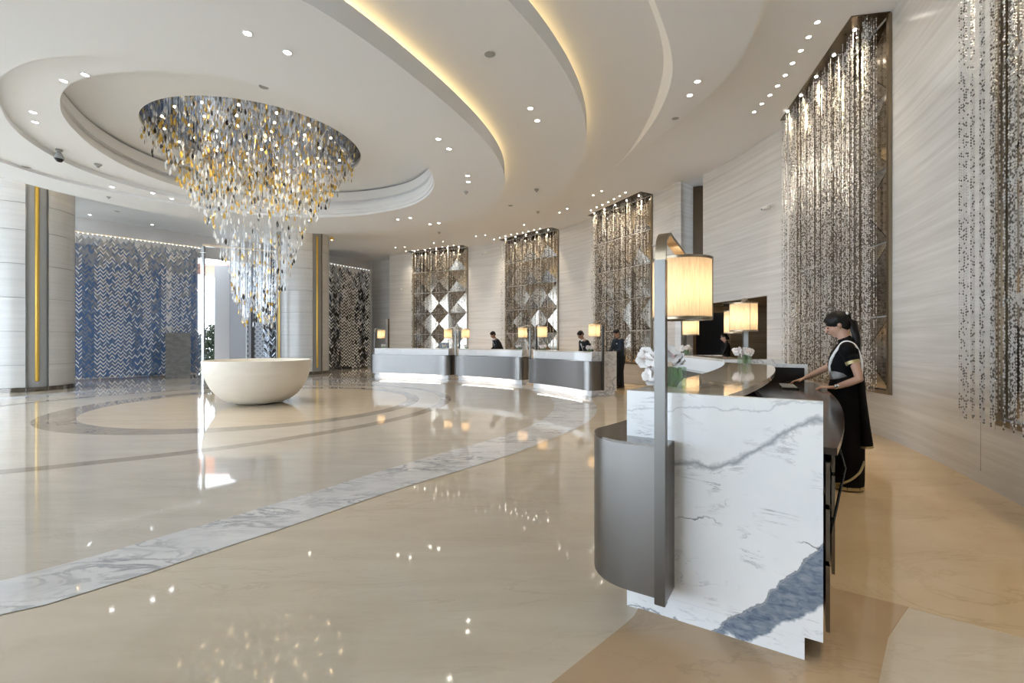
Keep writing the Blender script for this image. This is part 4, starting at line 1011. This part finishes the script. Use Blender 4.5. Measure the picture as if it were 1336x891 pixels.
def head_geo(bm, c, pitch, yaw, s=1.0):
    """skull, jaw, nose, ears; returns transform of the head"""
    R = Matrix.Rotation(yaw, 3, 'Z') @ Matrix.Rotation(pitch, 3, 'Y'); c = Vector(c)
    T = lambda x, y, z: c+R @ Vector((x*s, y*s, z*s))
    ball(bm, T(-.012, 0, .02), (.092*s, .073*s, .088*s), 18, 12, R)
    ball(bm, T(.018, 0, -.03), (.066*s, .058*s, .082*s), 16, 10, R)
    ball(bm, T(.05, 0, -.085), (.028*s, .030*s, .024*s), 10, 8, R)
    tube(bm, [T(.078, 0, .012), T(.096, 0, -.016), T(.104, 0, -.033)], [(.008*s, .008*s), (.011*s, .012*s), (.013*s, .012*s)], 8)
    ball(bm, T(.086, 0, -.058), (.010*s, .022*s, .010*s), 10, 6, R)
    ball(bm, T(.048, 0, .04), (.034*s, .052*s, .03*s), 10, 6, R)
    for y in (-.072, .072): ball(bm, T(-.012, y, -.012), (.017*s, .007*s, .029*s), 10, 8, R)
    for y in (-.036, .036): ball(bm, T(.052, y, -.035), (.022*s, .02*s, .022*s), 8, 6, R)
    return T, R
def face_parts(parent, T, R, s, lipm):
    for y in (-.028, .028):
        bm = bmesh.new(); ball(bm, T(.079, y, -.004), (.008*s, .013*s, .006*s), 10, 6, R); link('eye', bm, M['hair'], parent, True)
        bm = bmesh.new(); tube(bm, [T(.083, y-.016, .019), T(.088, y, .024), T(.080, y+.017, .018)], [(.003*s, .002*s)]*3, 6); link('eyebrow', bm, M['hair'], parent, True)
    bm = bmesh.new(); ball(bm, T(.094, 0, -.056), (.006*s, .019*s, .004*s), 10, 6, R); ball(bm, T(.093, 0, -.063), (.006*s, .017*s, .0045*s), 10, 6, R); link('lips', bm, lipm, parent, True)

# woman in the black sari
pw = empty('person', (3.08, 4.19, .004), math.atan2(.57, -.82))
tag(pw, 'woman in a black sari with white and gold edging standing at the nearest desk, hands on the keyboard', 'person')
pw['label'] = 'woman in black sari with white and gold edging typing at the nearest desk'
bm = bmesh.new()
T, R = head_geo(bm, (.075, 0, 1.505), math.radians(24), 0.08, .98)
tube(bm, [(-.005, 0, 1.27), (.01, 0, 1.36), (.04, 0, 1.44)], [.062, .050, .052], 14)
tube(bm, [(0, 0, .86), (.01, 0, 1.0), (.02, 0, 1.14), (.005, 0, 1.26), (0, 0, 1.31)], [(.145, .095), (.115, .080), (.135, .095), (.15, .085), (.09, .06)], 20, side=LFT)
for y in (-.06, .06): tube(bm, [(0, y*1.2, .9), (.01, y*1.3, .48), (-.01, y*1.3, .08)], [.085, .058, .04], 12); tube(bm, [(-.03, y*1.3, .045), (.12, y*1.4, .03)], [(.034, .03), (.032, .022)], 10)
Ls, Le, Lw, Lt = (-.0, .155, 1.275), (-.085, .205, 1.02), (.085, .165, .935), (.255, .135, .915)
Rs, Re, Rw, Rt = (.0, -.155, 1.275), (.15, -.195, 1.09), (.325, -.13, .985), (.475, -.09, .925)
tube(bm, [Ls, ((Ls[0]+Le[0])/2-.01, .19, 1.15), Le], [.043, .038, .031], 14); tube(bm, [Le, ((Le[0]+Lw[0])/2, .19, .975), Lw], [.032, .031, .021], 14)
tube(bm, [Rs, (.07, -.185, 1.18), Re], [.043, .037, .031], 14); tube(bm, [Re, (.24, -.165, 1.035), Rw], [.032, .030, .021], 14)
hand(bm, Lw, Lt, Vector((0, -1, 0.1)), .30, .95); hand(bm, Rw, Rt, Vector((0, 1, 0.1)), .35, .95)
body = link('body', bm, M['skin'], pw, True); remesh(body, .0052, 3); face_parts(pw, T, R, .98, M['lip'])
bm = bmesh.new()   # skirt and blouse of the sari
tube(bm, [(0, 0, .02), (0, 0, .10), (.01, .0, .45), (.015, 0, .78), (.005, 0, .95), (.01, 0, 1.03)], [(.145, .125), (.15, .13), (.165, .145), (.185, .155), (.165, .130), (.135, .103)], 32, side=LFT, round_ends=False)
sk = link('sari_skirt', bm, M['sari'], pw, True, 50)
for v in sk.data.vertices:
    a_ = math.atan2(v.co.y, v.co.x); k = max(0, 1-v.co.z/.95); f_ = 1+.035*k*math.sin(9*a_)+.02*k*math.sin(17*a_+1); v.co.x *= f_; v.co.y *= f_
bm = bmesh.new()
tube(bm, [(.01, 0, 1.045), (.03, 0, 1.13), (.02, 0, 1.22), (.0, 0, 1.29), (0, 0, 1.325)], [(.132, .100), (.148, .118), (.158, .108), (.150, .085), (.085, .066)], 24, side=LFT)
tube(bm, [(-.003, 0, 1.30), (.01, 0, 1.365)], [.063, .056], 16)
for sh, el in ((Ls, Le), (Rs, Re)):
    s_ = Vector(sh); e_ = Vector(el); ball(bm, s_+Vector((0, 0, -.01)), (.066, .066, .07)); tube(bm, [s_+Vector((0, -.03 if s_.y > 0 else .03, .012)), s_+Vector((0, 0, .0)), s_.lerp(e_, .25), s_.lerp(e_, .42)], [.062, .064, .058, .052], 14)
o = link('blouse', bm, M['sari'], pw, True); remesh(o, .008, 3)
for sh, el in ((Ls, Le), (Rs, Re)):
    s_ = Vector(sh); e_ = Vector(el); bm = bmesh.new(); tube(bm, [s_.lerp(e_, .40), s_.lerp(e_, .50)], [.056, .055], 16, round_ends=False); link('sleeve_trim', bm, M['gold_cloth'], pw, True, 60)
bm = bmesh.new()   # drape hanging from the left shoulder down the back
pts = [(.0, .10, 1.325), (-.065, .10, 1.27), (-.095, .09, 1.1), (-.105, .075, .85), (-.125, .07, .6), (-.14, .07, .42)]
tube(bm, pts, [(.055, .02), (.07, .022), (.08, .026), (.085, .034), (.085, .042), (.085, .050)], 18, side=LFT, round_ends=False)
dp = link('sari_drape', bm, M['sari'], pw, True, 60)
bm = bmesh.new(); tube(bm, [(-.14, .07, .425), (-.142, .07, .405)], [(.087, .052), (.087, .052)], 18, side=LFT, round_ends=False); link('drape_hem', bm, M['gold_cloth'], dp, True, 60)
def ribbon(name, pts, w_, m, parent, out=(0, 1, 0)):
    bm = bmesh.new(); P = catmull(pts, 5); tube(bm, P, [(w_, .0035)]*len(P), 8); return link(name, bm, m, parent, True)
bm = bmesh.new(); P = catmull([(.118, .03, 1.03), (.128, .07, 1.10), (.118, .105, 1.18), (.075, .118, 1.27), (.03, .105, 1.335), (-.02, .11, 1.338), (-.065, .13, 1.295), (-.10, .16, 1.17), (-.10, .165, 1.05)], 6)
tube(bm, P, [(.004, .012)]*len(P), 8, side=Vector((.25, 1, 0))); link('white_border', bm, M['white_cloth'], pw, True)
bm = bmesh.new(); vs = [(.135, .02, 1.00), (.12, .08, .995), (.06, .128, 1.01), (.0, .142, 1.035), (.03, .142, 1.06), (.09, .115, 1.075), (.13, .05, 1.07)]
V0 = [bm.verts.new(v) for v in vs]; c_ = bm.verts.new((.085, .125, 1.035))
for i in range(7): bm.faces.new((V0[i], V0[(i+1) % 7], c_))
bmesh.ops.solidify(bm, geom=bm.faces[:], thickness=.006); link('waist_sash', bm, M['white_cloth'], pw, True)
bm = bmesh.new(); tube(bm, [(0, 0, .012), (0, 0, .04)], [(.150, .130), (.152, .132)], 32, side=LFT, round_ends=False); link('gold_hem', bm, M['gold_cloth'], sk, True, 60)
bm = bmesh.new(); P = catmull([(.10, .115, .05), (.04, .150, .07), (-.03, .155, .12), (-.09, .135, .19), (-.125, .09, .28)], 5); tube(bm, P, [(.004, .010)]*len(P), 8, side=Vector((0, 1, 0))); link('gold_border', bm, M['gold_cloth'], sk, True)
bm = bmesh.new()   # hair
ball(bm, T(-.018, 0, .034), (.098, .082, .088), 20, 12, R); ball(bm, T(-.055, 0, -.01), (.058, .074, .075), 14, 10, R); ball(bm, T(.028, 0, .070), (.055, .062, .030), 14, 8, R)
for y in (-.055, .055): ball(bm, T(-.01, y, .05), (.055, .024, .038), 10, 8, R)
hr = link('hair', bm, M['hair'], pw, True); remesh(hr, .006, 4)
bm = bmesh.new(); tube(bm, [T(-.080, 0, .045), T(-.118, 0, .035), T(-.118, .01, -.03), (-.075, .02, 1.36), (-.085, .03, 1.25)], [.028, .034, .034, .028, .014], 12); link('ponytail', bm, M['hair'], pw, True)
bm = bmesh.new(); ball(bm, T(-.112, .03, .062), (.012, .014, .014), 8, 6); link('hair_clip', bm, M['white_cloth'], pw, True)
bm = bmesh.new(); v = Vector(Lw)-Vector(Le); v.normalize(); w0 = Vector(Lw)-v*.02; tube(bm, [w0, w0+v*.018], [.025, .025], 14, round_ends=False); ball(bm, w0+Vector((.0, .024, .006)), (.014, .006, .014), 10, 6); link('wrist_watch', bm, M['steel'], pw, True, 40)
bm = bmesh.new(); ball(bm, T(-.005, .079, -.04), .006, 8, 6); link('earring', bm, M['brass'], pw, True)
bm = bmesh.new(); box(bm, (.128, .045, 1.225), (.134, .095, 1.245)); link('name_badge', bm, M['brass'], pw)

def man(loc, F, H, lean, suit, label, turn=0.0, shirt=True, badge=True, longhair=False, pitch=30, arms=(.30, .30), skin='skin_dark'):
    p = empty('person', loc, math.atan2(F[1], F[0])); tag(p, label, 'person'); s = H/1.75
    # spine: pelvis to neck, leaning forward (local +x)
    hip = Vector((-.05, 0, .92*s)); ln = math.radians(lean); dv = Vector((math.sin(ln), 0, math.cos(ln)))
    ch_ = hip+dv*.34*s; nk = hip+dv*.53*s; hd = nk+Vector((.05+.06*math.sin(ln), 0, .155))*s
    bm = bmesh.new(); T, R = head_geo(bm, hd, math.radians(pitch), turn, s)
    tube(bm, [nk-dv*.06, nk.lerp(hd, .55)], [.056*s, .052*s], 12)
    tube(bm, [hip-dv*.05, hip.lerp(ch_, .5), ch_, nk-dv*.04], [(.15*s, .1*s), (.15*s, .1*s), (.17*s, .115*s), (.12*s, .07*s)], 16, side=LFT)
    J = []
    for y in (-1, 1):
        sh = ch_+dv*.13*s+Vector((0, .175*y*s, 0)); wr = Vector((hip.x+arms[0 if y < 0 else 1]+.10, .10*y, 1.0*s)); mid = (sh+wr)/2; el = mid+Vector((-.10, .08*y, -.07))
        J.append((sh, el, wr)); tube(bm, [sh, el], [.042*s, .034*s], 10); tube(bm, [el, wr], [.034*s, .024*s], 10)
        hand(bm, wr, wr+Vector((.14, -.03*y, -.05)), Vector((0, -y, 0)), .4, s)
        tube(bm, [hip+Vector((0, .09*y, -.03)), Vector((-.02, .1*y, .5*s)), Vector((-.05, .1*y, .08))], [.085*s, .06*s, .042*s], 10)
        tube(bm, [Vector((-.08, .1*y, .045)), Vector((.13, .12*y, .04))], [.04, .036], 8)
    b = link('body', bm, M[skin], p, True); remesh(b, .009, 3); face_parts(p, T, R, s, M['lip'])
    bm = bmesh.new()
    tube(bm, [hip-dv*.16*s, hip.lerp(ch_, .5), ch_, ch_+dv*.14*s, nk-dv*.01], [(.185*s, .125*s), (.175*s, .122*s), (.205*s, .135*s), (.185*s, .105*s), (.075*s, .07*s)], 20, side=LFT)
    for sh, el, wr in J: tube(bm, [sh, el], [.066*s, .052*s], 12); tube(bm, [el, wr.lerp(el, .1)], [.052*s, .038*s], 12)
    o = link('suit_jacket', bm, suit, p, True); remesh(o, .011, 4)
    bm = bmesh.new()
    for y in (-1, 1): tube(bm, [hip+Vector((0, .09*y, -.0)), Vector((-.02, .1*y, .5*s)), Vector((-.05, .1*y, .09))], [.112*s, .082*s, .07*s], 12)
    o = link('trousers', bm, suit, p, True); remesh(o, .012, 3)
    for y in (-1, 1):
        bm = bmesh.new(); tube(bm, [Vector((-.10, .1*y, .05)), Vector((.05, .11*y, .05)), Vector((.15, .12*y, .035))], [(.045, .048), (.045, .045), (.036, .03)], 10, side=LFT); link('shoe', bm, M['blackgloss'], p, True)
    nrm = Vector((math.cos(ln), 0, -math.sin(ln)))
    if shirt:
        bm = bmesh.new(); c0 = ch_+nrm*.139*s; t0 = ch_+dv*.15*s+nrm*.10*s
        P = [t0+Vector((0, -.045, 0))*s, t0+Vector((0, .045, 0))*s, c0-dv*.1]
        vs = [bm.verts.new(q_+nrm*.012) for q_ in P]; bm.faces.new(vs); bmesh.ops.solidify(bm, geom=bm.faces[:], thickness=.006); link('shirt_front', bm, M['white_cloth'], p)
        bm = bmesh.new(); tube(bm, [nk-dv*.0+Vector((0, 0, -.01)), nk+dv*.035], [.066*s, .062*s], 14, round_ends=False); link('collar', bm, M['white_cloth'], p, True, 50)
    if badge:
        bm = bmesh.new(); q_ = ch_+dv*.05+nrm*.125*s+Vector((0, .09, 0)); ball(bm, q_, (.008, .034, .012), 8, 6); link('name_badge', bm, M['white_cloth'], p)
    bm = bmesh.new(); ball(bm, T(-.018, 0, .036), (.098*s, .080*s, .084*s), 18, 12, R); ball(bm, T(-.05, 0, -.0), (.056*s, .072*s, .07*s), 14, 10, R); ball(bm, T(.035, 0, .078), (.045*s, .055*s, .026*s), 12, 8, R)
    if longhair: tube(bm, [T(-.07, 0, 0), T(-.11, 0, -.06)], [.05, .035], 10)
    o = link('hair', bm, M['hair'], p, True); remesh(o, .009, 3)
    return p
man((-.42, 16.25, 0), (-.93, -.36), 1.80, 27, M['suit'], 'man in black suit and white shirt bending behind the middle far desk', pitch=34)
man((2.25, 13.2, 0), (-.93, -.36), 1.76, 30, M['suit'], 'man in black suit leaning over behind the right far desk', pitch=38)
man((3.08, 13.2, 0), (-.92, -.38), 1.74, 6, M['suit_blue'], 'man in navy suit looking down at the right end of the far desks', pitch=34, shirt=False)
man((5.98, 12.85, 0), (-.92, .30), 1.60, 0, M['suit'], 'woman in dark suit with tied hair standing in the dark doorway', pitch=10, badge=False, shirt=False, longhair=True, skin='skin')
